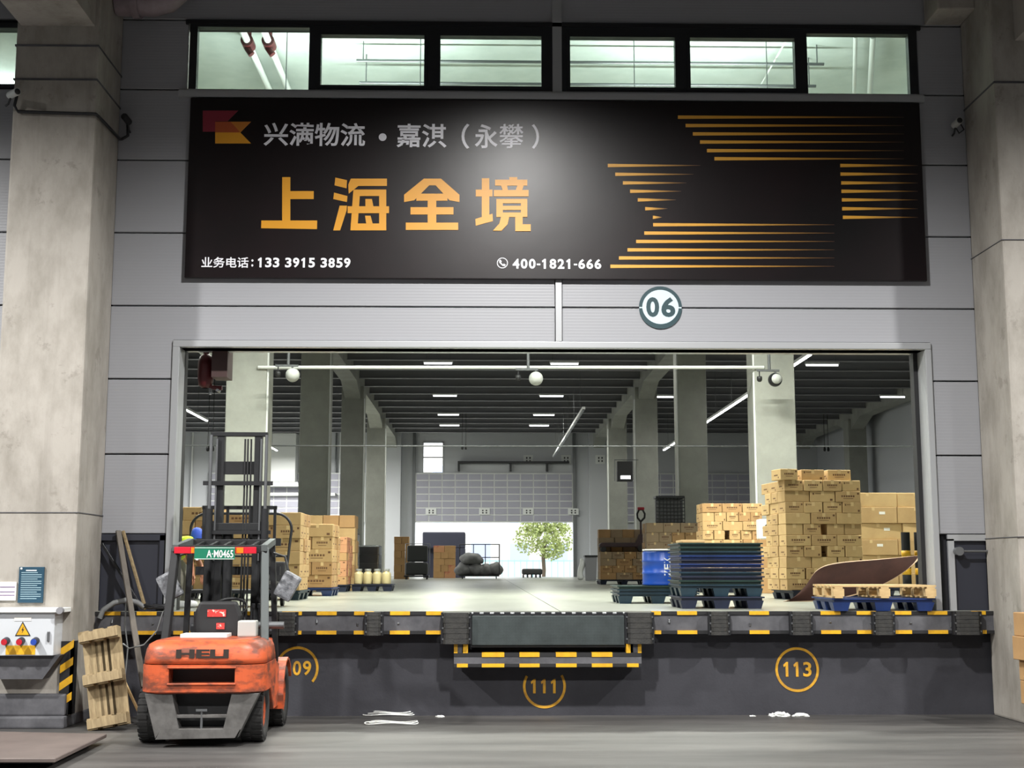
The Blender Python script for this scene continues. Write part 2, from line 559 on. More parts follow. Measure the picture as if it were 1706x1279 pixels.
# ------------------------------------------------------------------ high windows
M_frame = mat('window_frame_dark', (30, 32, 36), 0.45)
M_glass = glass('window_glass', (236, 244, 240), 0.05, 0.08)
def window(n, x0, x1, z0, z1, fx0, fx1, label, dz=0.0):
    b = MB()
    b.box(fx0, x0, -0.02, 0.08, WZ0, WZ1 + 0.0).box(x1, fx1, -0.02, 0.08, WZ0, WZ1)
    if z0 - WZ0 > 0.005:
        b.box(x0, x1, -0.02, 0.08, WZ0, z0)
    b.box(x0, x1, -0.02, 0.08, z1, WZ1)
    if z0 - WZ0 > 0.03:   # opening sash: a second inner frame
        w = 0.035
        b.box(x0, x1, -0.035, -0.02, z1, z1 + w).box(x0, x1, -0.035, -0.02, z0 - w, z0)
        b.box(x0 - w, x0, -0.035, -0.02, z0 - w, z1 + w).box(x1, x1 + w, -0.035, -0.02, z0 - w, z1 + w)
    o = struct(b.build('window_%d' % n, M_frame), label)
    p = MB().box(x0, x1, 0.03, 0.04, z0, z1)
    p.v = [(a - o.location.x, c - o.location.y, d - o.location.z) for a, c, d in p.v]
    p.build('pane', M_glass, o)
window(1, -3.41, -2.09, 7.205, 7.97, -3.50, -2.07, 'large fixed high window at the left end')
window(2, -1.95, -0.73, 7.26, 7.88, -2.07, -0.62, 'framed high window second from left')
window(3, -0.54, 0.66, 7.26, 7.88, -0.62, 0.79, 'framed high window left of the centre mullion')
window(4, 1.0, 2.25, 7.26, 7.88, 0.90, 2.33, 'framed high window right of the centre mullion')
window(5, 2.43, 3.68, 7.26, 7.88, 2.33, 3.79, 'framed high window second from right')
window(6, 3.83, 5.05, 7.205, 7.95, 3.79, 5.15, 'large fixed high window at the right end')
window(7, -7.6, -5.3, 7.24, 7.93, -7.7, -5.2, 'high window in the bay left of the column')

# ------------------------------------------------------------------ rear wall
RD = [(-10.25, -14.3, -6.2), (0.5, -3.6, 4.6), (11.2, 7.1, 15.3)]   # centre, left, right of the rear doors
rb = MB()
rb.box(-16.5, -14.3, RY, RY + 0.3, 0, 9.4).box(-6.2, -3.6, RY, RY + 0.3, 0, 9.4).box(4.6, 7.1, RY, RY + 0.3, 0, 9.4).box(15.3, 17.5, RY, RY + 0.3, 0, 9.4)
rb.box(-14.3, -6.2, RY, RY + 0.3, 0, 9.4).box(7.1, 15.3, RY, RY + 0.3, 0, 9.4)
rb.box(-3.6, 4.6, RY, RY + 0.3, 3.95, 6.55).box(-3.6, -3.2, RY, RY + 0.3, 6.55, 8.1).box(-2.2, 4.6, RY, RY + 0.3, 6.55, 8.1).box(-3.6, 4.6, RY, RY + 0.3, 8.1, 9.4)
rear = struct(rb.build('wall_rear', M_rearwall), 'pale rear warehouse wall with lifted shutter doors')
struct(MB().box(-16.8, -16.5, 0.3, RY, 0, 9.4).build('wall_left', M_rearwall), 'pale left side wall of the warehouse')
struct(MB().box(17.5, 17.8, 0.3, RY, 0, 9.4).build('wall_right', M_rearwall), 'pale right side wall of the warehouse')
# daylight window above the left end of the rear door
o = struct(MB().box(-3.2, -2.2, RY - 0.03, RY + 0.02, 7.3, 7.36).box(-3.25, -3.2, RY - 0.04, RY, 6.5, 8.15).box(-2.2, -2.15, RY - 0.04, RY, 6.5, 8.15).box(-3.25, -2.15, RY - 0.04, RY, 8.1, 8.15).build('window_8', M_trim), 'bright daylight window above the rear shutter door')
def rear_door(n, cx, x0, x1, label):
    z0, z1 = 3.95, 6.5
    d = struct(MB().box(x0, x1, RY - 0.2, RY - 0.16, z0, z1).build('door_%d' % n, M_white), label)
    nc, nr = 12, 7
    pw, ph = (x1 - x0 - 0.06) / nc, (z1 - z0 - 0.06) / nr
    pm = MB().box(-pw / 2 + 0.03, pw / 2 - 0.03, -0.03, 0, -ph / 2 + 0.03, ph / 2 - 0.03).mesh('shutter_panel', M_shutter)
    for i in range(nc):
        for j in range(nr):
            p = link('shutter_panel', pm, d)
            p.location = (x0 + 0.03 + pw * (i + 0.5) - d.location.x, RY - 0.2 - d.location.y, z0 + 0.03 + ph * (j + 0.5) - d.location.z)
    return d
rear_door(1, *RD[0], 'lifted grid-panelled shutter door of the left rear bay')
rear_door(2, *RD[1], 'lifted grid-panelled shutter door above the bright rear opening')
rear_door(3, *RD[2], 'lifted grid-panelled shutter door of the right rear bay')
# door rails of the centre door
struct(MB().box(-3.75, -3.6, RY - 0.25, RY, DZ, 9.0).box(4.6, 4.75, RY - 0.25, RY, DZ, 9.0).build('trim_11', M_steel), 'vertical guide rails of the rear shutter door')
# dark shelf line with brackets over the rear door
struct(MB().box(-1.4, 4.4, RY - 0.5, RY, 7.0, 7.1).box(-1.4, -1.3, RY - 0.4, RY, 6.6, 7.0).box(1.3, 1.4, RY - 0.4, RY, 6.6, 7.0).box(3.2, 3.3, RY - 0.4, RY, 6.6, 7.0).build('trim_12', M_dark), 'dark ledge along the wall over the rear door')
# small plates: bay plates hanging by the rear door
M_plateprint = mat('plate_print', (40, 40, 44), 0.6)
def bay_plate(px, py, Y, w, h, label):
    p = at(px, py, Y)
    t = thing('bay_plate', label, 'plate', (p.x, Y, p.z - h / 2), group='small white bay plates at the rear door')
    MB().box(-w / 2, w / 2, 0, 0.03, 0, h).build('board', M_white, t)
    b = MB()
    for sx_ in (-0.22, 0.12):
        for sz_ in (0.2, 0.56):
            b.box(w * sx_, w * (sx_ + 0.14), -0.006, 0, h * sz_, h * (sz_ + 0.22))
    b.build('print', M_plateprint, t)
for px, lb in ((718, 'left end'), (807, 'second place'), (880, 'third place'), (955, 'right end')):
    bay_plate(px, 852, RY - 0.26, 0.55, 0.33, 'small white plate low on the rear shutter, %s of its row' % lb)
for px, lb in ((880, 'left'), (943, 'middle'), (1000, 'right')):
    bay_plate(px, 765, RY - 0.03 if px < 990 else 53.27, 0.5, 0.45, 'small grey bay plate high above the rear door, %s of three' % lb)

# ------------------------------------------------------------------ columns
def column(name, x0, x1, y0, y1, z0, z1, m, label, group):
    t = thing(name, label, 'column', ((x0 + x1) / 2, (y0 + y1) / 2, z0), group=group)
    hx, hy, h = (x1 - x0) / 2, (y1 - y0) / 2, z1 - z0
    MB().box(-hx, hx, -hy, hy, 0, h).build('shaft', m, t, bevel=0.025, seg=2)
    return t
gcf = 'concrete columns in front of the wall'
c = column('concrete_column', -5.20, -4.29, -0.93, 0.0, 0, 9.6, M_conc, 'broad concrete column at the left carrying the electrical box', gcf)
MB().box(-0.9, 0.46, -0.62, 0.47, 0, 0.12).box(-0.7, 0.44, -0.55, 0.46, 0.12, 0.34).build('plinth', M_core, c, bevel=0.02)
MB().box(-0.462, 0.462, -0.475, 0.475, 6.95, 6.97).box(-0.462, 0.462, -0.475, 0.475, 7.34, 7.36).box(-0.462, 0.462, -0.472, 0.472, 2.2, 2.208).build('shutter_line', M_core, c)
c = column('concrete_column', 5.69, 6.60, -0.93, 0.0, 0, 9.6, M_conc, 'broad concrete column at the right edge beside brown cartons', gcf)
MB().box(-0.462, 0.462, -0.475, 0.475, 7.0, 7.02).box(-0.462, 0.462, -0.475, 0.475, 5.2, 5.208).box(-0.462, 0.462, -0.475, 0.475, 1.95, 1.958).build('shutter_line', M_core, c)
for side, rx in (('left', -4.83), ('right', 5.92)):
    for i, cy in enumerate(CY):
        lb = ['pale sunlit-looking square column nearest the opening, %s row' % side, 'grey square column second from the opening, %s row' % side,
              'dark square column third from the opening, %s row' % side, 'dark square column farthest from the opening, %s row' % side][i]
        lb = lb.replace('sunlit-looking', 'brightly lit')
        c = column('warehouse_column', rx - 0.41, rx + 0.41, cy, cy + 0.82, DZ, 8.2, M_concin, lb, 'square columns in two rows inside the warehouse')
        MB().cyl((0.415 if rx < 0 else -0.415, -0.36, 0), (0.415 if rx < 0 else -0.415, -0.36, 6.6), 0.03, n=8).build('conduit', M_white, c)
for i, cy in enumerate(CY[2:]):
    c = column('warehouse_column', 16.26, 17.08, cy, cy + 0.82, DZ, 8.2, M_concin, 'dark column of the far right row, %s one' % ('nearer', 'farther')[i], 'columns of the far right row')
for rx, w in ((-4.83, 'left'), (5.92, 'right')):
    column('warehouse_column', rx - 0.5, rx + 0.5, 53.3, RY, DZ, 9.3, M_rearwall, 'pale column against the rear wall, %s of the bright opening' % w, 'pale columns at the rear wall')
# haunched bracket on the first left column
struct(MB().prism([(-6.2, 6.35), (-5.24, 5.35), (-5.24, 6.35)], 11.7, 12.3, 'xz').box(-12, -5.24, 11.7, 12.3, 6.35, 6.95).build('trim_13', M_concin), 'pale concrete beam with haunch left of the first column')

# canopy beams and pipe at the top of the frame
struct(MB().box(-5.15, -4.34, -30, -0.93, 7.58, 9.6).build('ceiling_beam_left', M_conc), 'concrete beam running from the left column toward the yard')
struct(MB().box(5.95, 6.6, -30, -0.93, 7.5, 9.6).build('ceiling_beam_right', M_conc), 'concrete beam running from the right column toward the yard')
struct(MB().box(5.25, 5.69, -0.5, -0.02, 8.06, 9.6).build('trim_14', M_conc, bevel=0.02), 'short concrete bracket beside the right column')
M_oldpipe = mat('dull_pipe_paint', (150, 138, 143), 0.5, c2=(118, 104, 109), scale=3)
b = MB()
zp = 8.12
b.tube([(-4.28, -0.35, zp), (-3.85, -0.35, zp), (-3.70, -0.35, zp + 0.04), (-3.60, -0.35, zp + 0.14), (-3.57, -0.35, zp + 0.30), (-3.57, -0.35, 9.6)], 0.16, 16)
for x in (-4.05,):
    b.cyl((x - 0.04, -0.35, zp), (x + 0.04, -0.35, zp), 0.19, n=16)
tag(b.build('drain_pipe', M_oldpipe), 'fat dull pipe with an elbow beside the top of the left column', 'pipe')

# ------------------------------------------------------------------ billboard
SY = -0.075
SX0, SX1, SZ0, SZ1 = -3.455, 5.135, 4.925, 7.075
M_sign = mat('billboard_black', (14, 12, 13), 0.33, c2=(24, 15, 17), scale=0.5, thr=(0.4, 0.7), bump=0.04, bscale=3, spec=0.4)
M_gold = mat('billboard_gold', (226, 158, 40), 0.42)
M_silver = mat('billboard_silver', (244, 244, 250), 0.42)
M_wine = mat('billboard_wine', (134, 40, 56), 0.42)
M_rust = mat('billboard_rust', (176, 84, 44), 0.42)
M_brown = mat('billboard_amber', (196, 124, 46), 0.42)
sign = thing('billboard', 'wide black billboard with gold and silver Chinese lettering above the dock opening', 'billboard', ((SX0 + SX1) / 2, 0, SZ0))
SB = Vector(sign.location)
MB().box(SX0 - SB.x, SX1 - SB.x, SY, -0.02, 0, SZ1 - SZ0).build('board', M_sign, sign, bevel=0.008)
MB().box(SX0 - SB.x + 0.1, SX1 - SB.x - 0.1, -0.02, 0.0, 0.1, 2.0).build('batten_frame', M_dark, sign)

def onsign(px, py):
    p = at(px, py, SY)
    return (p.x - SB.x, p.z - SB.z)
def zoomed(zx, zy):          # coordinates measured on an enlargement of the lettering
    return onsign(320 + zx / 2.797, 170 + zy / 2.797)
def sign_poly(name, polys, m, conv=zoomed, y0=SY - 0.004):
    b = MB()
    for i, p in enumerate(polys):
        b.prism([conv(*q) for q in p], y0 - 0.0004 * i, SY + 0.001 + 0.0004 * i, 'xz')
    return b.build(name, m, sign)
R = lambda x0, y0, x1, y1: [(x0, y0), (x1, y0), (x1, y1), (x0, y1)]
sign_poly('character', [R(420, 350, 458, 556), R(450, 415, 567, 452), [(323, 552), (583, 552), (582, 592), (322, 588)]], M_gold)
sign_poly('character', [
    [(668, 352), (722, 364), (720, 402), (664, 388)], [(662, 422), (724, 438), (722, 466), (658, 452)],
    [(688, 483), (722, 483), (720, 505), (690, 598), (658, 598)],
    [(740, 357), (908, 357), (908, 391), (775, 391), (730, 427), (728, 385)],
    [(752, 408), (784, 408), (770, 598), (738, 598)], R(752, 408, 905, 438), R(872, 408, 905, 598), R(740, 566, 905, 598), R(725, 486, 918, 518),
    [(808, 452), (838, 452), (846, 490), (808, 490)], [(806, 530), (832, 530), (842, 568), (812, 568)]], M_gold)
sign_poly('character', [
    R(1080, 357, 1160, 388), [(1080, 357), (1105, 388), (1035, 458), (988, 466), (988, 432)],
    [(1160, 357), (1246, 432), (1246, 466), (1200, 458), (1135, 388)], R(1045, 427, 1190, 460), R(1098, 458, 1138, 565),
    R(1018, 490, 1218, 524), R(996, 562, 1240, 596)], M_gold)
sign_poly('character', [
    R(1350, 355, 1385, 545), R(1322, 408, 1400, 440), [(1320, 545), (1400, 520), (1402, 555), (1322, 576)],
    R(1478, 350, 1515, 368), R(1412, 362, 1562, 390), [(1440, 390), (1468, 390), (1472, 412), (1447, 412)], [(1515, 390), (1545, 390), (1538, 412), (1508, 412)],
    R(1406, 410, 1568, 440), R(1418, 452, 1562, 472), R(1418, 484, 1562, 503), R(1418, 515, 1562, 536), R(1418, 452, 1448, 536), R(1532, 452, 1562, 536),
    [(1440, 534), (1478, 534), (1470, 570), (1442, 600), (1402, 600), (1432, 566)], [(1506, 534), (1540, 534), (1540, 570), (1578, 570), (1578, 602), (1506, 602)]], M_gold)
# flag emblem
sign_poly('emblem_flag', [[(50, 40), (215, 40), (165, 90), (108, 90), (108, 138), (50, 138)]], M_wine)
sign_poly('emblem_flag', [[(108, 92), (180, 92), (225, 142), (108, 142)]], M_rust)
sign_poly('emblem_flag', [[(180, 92), (275, 92), (225, 142)]], M_brown)
sign_poly('emblem_flag', [[(108, 142), (225, 142), (275, 193), (108, 193)]], M_gold)

ONE = [(0.36, 0.0), (0.62, 0.0), (0.62, 1.0), (0.44, 1.0), (0.14, 0.80), (0.20, 0.64), (0.36, 0.74)]
def digit_row(s, x0, x1, z0, z1, y, material, parent, bold=0.03):
    """one part for each digit, in evenly spaced cells"""
    u = sum(0.55 if ch in ' -' else 1.0 for ch in s)
    c = (x1 - x0) / u
    x = x0
    for ch in s:
        w = c * (0.55 if ch in ' -' else 1.0)
        if ch == '1':
            MB().prism([(x + w * a, z0 + (z1 - z0) * b_) for a, b_ in ONE], y, y + 0.002, 'xz').build('digit', material, parent)
        elif ch == '-':
            MB().box(x + w * 0.12, x + w * 0.88, y, y + 0.002, z0 + (z1 - z0) * 0.36, z0 + (z1 - z0) * 0.52).build('dash', material, parent)
        elif ch != ' ':
            text_part(ch, 'digit', x + w * 0.08, x + w * 0.90, z0, z1, y, material, parent, bold)
        x += w
def sign_text(s, px0, py0, px1, py1, bold, name='lettering', m=None, y=SY - 0.003):
    x0, z1 = onsign(px0, py0)
    x1, z0 = onsign(px1, py1)
    text_part(s, name, x0, x1, z0, z1, y, m or M_silver, sign, bold)
sign_text('兴满物流', 440, 204, 608, 244, 0.018)
sign_text('·', 631, 222, 644, 235, 0.03)
sign_text('嘉淇', 661, 206, 744, 246, 0.018)
sign_text('（', 769, 206, 782, 248, 0.02)
sign_text('永', 791, 207, 829, 247, 0.018)
sign_text('攀', 832, 207, 871, 247, 0.0)
sign_text('攀', 833, 206.4, 872, 246.4, 0.0, y=SY - 0.0034)
sign_text('）', 886, 207, 898, 248, 0.02)
sign_text('业务电话', 336, 428, 414, 446, 0.014)
sign_text(':', 419, 432, 422, 444, 0.02)
for s_, a_, b_ in (('133 3915 3859', (428, 429), (585, 446)), ('400-1821-666', (853, 431), (1003, 448))):
    (x0_, z1_), (x1_, z0_) = onsign(*a_), onsign(*b_)
    digit_row(s_, x0_, x1_, z0_, z1_, SY - 0.0035, M_silver, sign)
# telephone emblem: ring and handset
b = MB()
cx, cz = onsign(837, 438)
N = 28
ring = []
for k in range(N):
    a = 2 * PI * k / N
    a2 = 2 * PI * (k + 1) / N
    b.prism([(cx + r * math.cos(t), cz + r * math.sin(t)) for r, t in ((0.063, a), (0.063, a2), (0.055, a2), (0.055, a))], SY - 0.004, SY - 0.0005, 'xz')
b.prism([(cx - 0.038, cz + 0.03), (cx - 0.02, cz + 0.038), (cx - 0.008, cz + 0.016), (cx - 0.018, cz + 0.006), (cx + 0.006, cz - 0.018),
         (cx + 0.016, cz - 0.008), (cx + 0.038, cz - 0.02), (cx + 0.03, cz - 0.038), (cx + 0.004, cz - 0.036), (cx - 0.036, cz + 0.004)], SY - 0.004, SY - 0.0005, 'xz')
b.build('telephone_emblem', M_silver, sign)
# tapering gold stripes: colour fades along each stripe as printed
M_fade = bpy.data.materials.new('billboard_gold_fading')
M_fade.use_nodes = True
nt = M_fade.node_tree
_b = nt.nodes['Principled BSDF']
_b.inputs['Roughness'].default_value = 0.42
_tc = nt.nodes.new('ShaderNodeTexCoord')
_sp = nt.nodes.new('ShaderNodeSeparateXYZ')
_rp = nt.nodes.new('ShaderNodeValToRGB')
_rp.color_ramp.elements[0].position = 0.25
_rp.color_ramp.elements[0].color = rgb(218, 160, 58)
_rp.color_ramp.elements[1].position = 1.0
_rp.color_ramp.elements[1].color = rgb(62, 40, 30)
nt.links.new(_tc.outputs['Generated'], _sp.inputs[0])
nt.links.new(_sp.outputs['X'], _rp.inputs[0])
nt.links.new(_rp.outputs[0], _b.inputs['Base Color'])
def stripe(px0, px1, py, h=5.6):
    b = MB()
    pts = [onsign(px0, py - h / 2), onsign(px1, py - 0.4), onsign(px1, py + 0.4), onsign(px0, py + h / 2)]
    b.prism(pts, SY - 0.004, SY - 0.0005, 'xz').build('stripe', M_fade, sign)
Z3 = 660 / 1706.0
z3 = lambda x, y: (900 + x * Z3, 20 + y * Z3)
for x, y in ((593, 453), (626, 489), (657, 525), (688, 560), (718, 597), (750, 632)):
    a = z3(x, y)
    stripe(a[0], 1506, a[1])
for x, y, e in ((291, 661, 690), (323, 699, 660), (356, 736, 630), (387, 772, 607), (420, 809, 585), (452, 847, 548), (485, 884, 525)):
    a = z3(x, y)
    stripe(a[0], 900 + e * Z3, a[1])
for x, y in ((1292, 661), (1293, 698), (1296, 736), (1297, 772), (1299, 809), (1300, 847), (1303, 884)):
    a = z3(x, y)
    stripe(a[0], 1529, a[1])
for x, y in ((486, 916), (448, 952), (413, 988), (376, 1024), (339, 1059), (302, 1095)):
    a = z3(x, y)
    stripe(a[0], 1390, a[1])

# ------------------------------------------------------------------ round bay number
M_teal = mat('dark_teal_print', (34, 62, 68), 0.5)
M_disc = mat('pale_disc', (196, 212, 218), 0.5)
nd = thing('bay_number_sign', 'round pale sign with dark teal ring reading 06 under the billboard', 'sign', (2.03, -0.004, 4.36))
r0, r1 = 0.25, 0.205
MB().prism([(0.245 * math.cos(2 * PI * k / 48), 0.25 + 0.245 * math.sin(2 * PI * k / 48)) for k in range(48)], -0.008, 0.0, 'xz').build('disc', M_disc, nd)
for s in (1, -1):
    pts = []
    for k in range(25):
        a = math.radians(2.2) + (PI - math.radians(4.4)) * k / 24
        pts.append((0.25 * math.cos(a), 0.25 + s * 0.25 * math.sin(a)))
    for k in range(24, -1, -1):
        a = math.radians(2.2) + (PI - math.radians(4.4)) * k / 24
        ri = 0.212 if s > 0 else 0.212 - 0.018 * math.sin(a)
        pts.append((ri * math.cos(a), 0.25 + s * ri * math.sin(a)))
    MB().prism(pts, -0.012, -0.008, 'xz').build('ring', M_teal, nd)
text_part('0', 'digit', -0.165, -0.015, 0.14, 0.372, -0.0115, M_teal, nd, 0.035)
text_part('6', 'digit', 0.01, 0.172, 0.14, 0.372, -0.0115, M_teal, nd, 0.035)

# ------------------------------------------------------------------ dock edge
def EX(px):
    return at(px, 1018, EY).x
def edge_beam(x0, x1, label, yel_top, yel_bot):
    t = thing('dock_edge_beam', label, 'dock edge', ((x0 + x1) / 2, EY, 0.9), group='striped dock edge beams')
    ox = (x0 + x1) / 2
    MB().box(x0 - ox, x1 - ox, 0.012, 0.2, 0.02, 0.22).build('beam', M_core, t)
    MB().box(x0 - ox, x1 - ox, 0.0, 0.2, 0.21, 0.246).build('steel_angle', M_black, t)
    MB().box(x0 - ox, x1 - ox, 0.0, 0.2, 0.0, 0.036).build('steel_angle', M_black, t)
    for lst, z0, z1 in ((yel_top, 0.208, 0.248), (yel_bot, -0.002, 0.038)):
        for a, b in lst:
            xa, xb = max(EX(a), x0), min(EX(b), x1)
            if xb > xa:
                MB().box(xa - ox, xb - ox, -0.003, 0.03, z0, z1).build('yellow_stripe', M_yellow, t)
    random.seed(int(x0 * 100))
    for k in range(int((x1 - x0) / 0.45)):
        xx = x0 + 0.2 + 0.45 * k
        MB().cyl((xx - ox, 0.013, 0.12 + 0.05 * random.uniform(-1, 1)), (xx - ox, 0.004, 0.12), 0.012, n=8).build('bolt', M_steel, t)
    return t
yl = [(a, a + 33) for a in (168, 228, 290, 350, 410, 470, 528, 590, 650, 710)]
edge_beam(-5.2, EX(737), 'striped dock edge beam between the left column and the leveller', yl, yl)
yr = [(1068, 1101), (1128, 1161), (1248, 1281), (1367, 1400), (1427, 1459), (1485, 1518), (1545, 1578), (1618, 1642)]
edge_beam(EX(1085), 5.69, 'striped dock edge beam between the leveller and the right column', yr, yr)

def bumper(px0, px1, label, z0=0.89, z1=1.145, big=False):
    x0, x1 = EX(px0), EX(px1)
    w = x1 - x0
    t = thing('dock_bumper', label, 'bumper', ((x0 + x1) / 2, EY - 0.002, z0), group='black rubber dock bumpers')
    dpt = 0.17 if big else 0.11
    b = MB()
    n = 6
    h = z1 - z0
    # laminated rubber pad with rounded face
    prof = [(-w / 2 + 0.015, 0), (-w / 2 + 0.015, -dpt * 0.75), (-w / 2 + 0.04, -dpt), (w / 2 - 0.04, -dpt), (w / 2 - 0.015, -dpt * 0.75), (w / 2 - 0.015, 0)]
    for k in range(n):
        s = 1.0 if k % 2 == 0 else 0.97
        b.prism([(x * s, y) for x, y in prof], h * k / n + 0.001, h * (k + 1) / n - 0.002, 'xy')
    b.build('rubber_pad', M_rubber, t)
    for s in (-1, 1):
        MB().box(s * w / 2 - 0.012, s * w / 2 + 0.012, -dpt * 0.6, 0, 0.0, h).build('side_plate', M_dark, t)
        for zz in (0.15, 0.5, 0.85):
            MB().cyl((s * (w / 2 - 0.01), -dpt * 0.6, h * zz), (s * (w / 2 - 0.01), -dpt * 0.6 - 0.012, h * zz), 0.011, n=8).build('bolt', M_steel, t)
    return t
for a, b_, lb in ((462, 496, 'beside the forklift'), (610, 638, 'left of the leveller'), (1180, 1213, 'first right of the leveller'),
                  (1315, 1350, 'under the bent brown sheet'), (1452, 1486, 'under the blue pallets at the right'), (1586, 1630, 'nearest the right column')):
    bumper(a, b_, 'black ribbed dock bumper %s' % lb)
bumper(737, 784, 'tall rubber bumper at the left side of the dock leveller', 0.80, 1.14, True)
bumper(1041, 1086, 'tall rubber bumper at the right side of the dock leveller', 0.80, 1.14, True)

# leveller: diamond plate lip, hinge, lower striped frame
lx0, lx1 = EX(785), EX(1040)
lc = (lx0 + lx1) / 2
hw = (lx1 - lx0) / 2
lv = thing('dock_leveler', 'dock leveller with hanging diamond-plate lip and black-yellow frame', 'dock leveler', (lc, EY, 0.5))
MB().box(-hw + 0.01, hw - 0.01, -0.10, -0.07, 0.285, 0.605).build('lip_plate', M_plate, lv, bevel=0.006)
MB().box(-hw, hw, -0.07, 0.2, 0.26, 0.55).build('lip_backing', M_black, lv)
MB().cyl((-hw, -0.075, 0.625), (hw, -0.075, 0.625), 0.018, n=10).build('hinge_rod', M_steel, lv)
for k in range(15):
    xx = -hw + 0.06 + k * (2 * hw - 0.12) / 14
    MB().box(xx - 0.035, xx + 0.035, -0.10, -0.05, 0.606, 0.642).build('hinge_knuckle', M_dark, lv)
fx0, fx1 = EX(757) - lc, EX(1066) - lc
b = MB().box(fx0, fx1, -0.10, 0.15, 0.055, 0.20)
for sx_ in (fx0, fx1 - 0.09):
    b.box(sx_, sx_ + 0.09, -0.10, 0.15, 0.2, 0.295)
b.build('bumper_frame', M_core, lv)
MB().box(fx0, fx1, -0.104, 0.1, 0.16, 0.203).build('frame_edge', M_black, lv)
MB().box(fx0, fx1, -0.104, 0.1, 0.05, 0.085).build('frame_edge', M_black, lv)
for z0, z1 in ((0.158, 0.205), (0.048, 0.087)):
    for a, b_ in ((803, 840), (865, 898), (925, 959), (984, 1018)):
        MB().box(EX(a) - lc, EX(b_) - lc, -0.108, 0.05, z0, z1).build('yellow_stripe', M_yellow, lv)
for a, b_ in ((762, 780), (1042, 1061)):
    MB().box(EX(a) - lc, EX(b_) - lc, -0.108, 0.05, 0.048, 0.087).build('yellow_stripe', M_yellow, lv)
for a, b_ in ((772, 780), (1041, 1048), (757, 763), (1060, 1066)):
    MB().box(EX(a) - lc, EX(b_) - lc, -0.108, 0.05, 0.2, 0.295).build('yellow_stripe', M_yellow, lv)

# painted bay numbers on the dock wall
M_wornyel = mat('worn_yellow_paint', (214, 160, 36), 0.7, c2=(150, 108, 40), scale=5, thr=(0.3, 0.55))
def floor_number(txt, px, py, rpx, label, a0=0, a1=360, lo=None):
    c = at(px, py, LY)
    s = FPX / (LY + 15)
    r = rpx / s
    t = thing('painted_number', label, 'painted number', (c.x, LY - 0.002, c.z - r), group='yellow bay numbers painted on the dock wall')
    b = MB()
    N = 60
    w = 0.028
    for k in range(N):
        t0, t1 = a0 + (a1 - a0) * k / N, a0 + (a1 - a0) * (k + 1) / N
        p = [(rr * math.cos(math.radians(q)), r + rr * math.sin(math.radians(q))) for rr, q in ((r, t0), (r, t1), (r - w, t1), (r - w, t0))]
        b.prism(p, -0.003, 0.0, 'xz')
    b.build('ring', M_wornyel, t)
    digit_row(txt, -r * 0.70, r * 0.70, r * 0.68, r * 1.34, -0.003, M_wornyel, t, 0.02)
floor_number('109', 495, 1113, 35, 'yellow ring and number 109 on dark dock wall behind the forklift', -40, 200)
floor_number('111', 907, 1143, 35, 'yellow broken ring and number 111 under the leveller', 150, 392)
floor_number('113', 1328, 1115, 36, 'yellow ring and number 113 on the dark dock wall at right')

# ------------------------------------------------------------------ lamps
def tube_lamp(x, y, z, L, power, label, group, axis='x', m=None, both=False, spread=PI):
    t = thing('tube_lamp', label, 'lamp', (x, y, z), 0 if axis == 'x' else PI / 2, group)
    MB().box(-L / 2, L / 2, -0.06, 0.06, 0.03, 0.09).build('housing', M_white, t)
    MB().cyl((-L / 2 + 0.03, 0, 0.0), (L / 2 - 0.03, 0, 0.0), 0.028, n=10, m=0).build('tube', m or M_lamp, t)
    for s in (-1, 1):
        MB().cyl((s * L * 0.4, 0, 0.09), (s * L * 0.4, 0, 9.3 - z), 0.008, n=6).build('hanger', M_steel, t)
    if power:
        area_light('tube_light', (0, 0, -0.035), (L, 0.08), power, (0.98, 1.0, 0.90), parent=t, spread=spread)
        if both:
            area_light('tube_light', (0, 0, 0.12), (L, 0.08), power * both, (0.96, 1.0, 0.98), (PI, 0, 0), parent=t)
    return t
gl = 'tube lamps of the front bay behind the high windows'
for x, y, q, lb in ((-2.2, 7.8, 1, 'behind the second window'), (3.4, 7.8, 1, 'behind the fifth window'), (-1.9, 3.2, 0.4, 'just behind the wall, left one'), (3.1, 3.2, 0.4, 'just behind the wall, right one'), (-8.5, 6, 1, 'in the left neighbouring bay'), (9.5, 6, 1, 'in the right neighbouring bay')):
    tube_lamp(x, y, 8.5 if q == 1 else 7.75, 2.4, BAY_POWER * (q if q == 1 else 0.27), 'bright tube lamp of the front bay %s' % lb, gl, both=0.3 if q == 1 else 0.75, spread=2.4)
def highbay(x, y, z, power, label):
    t = thing('high_bay_lamp', label, 'lamp', (x, y, z), group='high-bay lamps under the canopy')
    MB().lathe([(0.05, 0.35), (0.09, 0.3), (0.12, 0.2), (0.26, 0.0), (0.25, 0.0), (0.11, 0.19), (0.0, 0.2)], n=24).build('reflector', M_steel, t)
    MB().cyl((0, 0, 0.35), (0, 0, 9.6 - z), 0.02, n=8).build('stem', M_dark, t)
    MB().lathe([(0.0, 0.06), (0.07, 0.1), (0.06, 0.18), (0.0, 0.19)], n=16).build('bulb', M_lamp, t)
    l = bpy.data.lights.new('high_bay_light', 'SPOT')
    l.energy = power * 4
    l.spot_size = math.radians(155)
    l.spot_blend = 0.55
    l.shadow_soft_size = 0.16
    l.color = (1.0, 0.985, 0.96)
    o = bpy.data.objects.new('high_bay_light', l)
    COL.objects.link(o)
    o.parent = t
    o.location = (0, 0, -0.02)
    return t
highbay(0.5, -5.6, 8.45, HIGHBAY_POWER, 'high-bay lamp under the canopy on the opening axis')
highbay(-9.4, -5.6, 8.45, HIGHBAY_POWER * 1.4, 'high-bay lamp under the canopy left of the column')
highbay(10.4, -5.6, 8.45, HIGHBAY_POWER, 'high-bay lamp under the canopy right of the column')
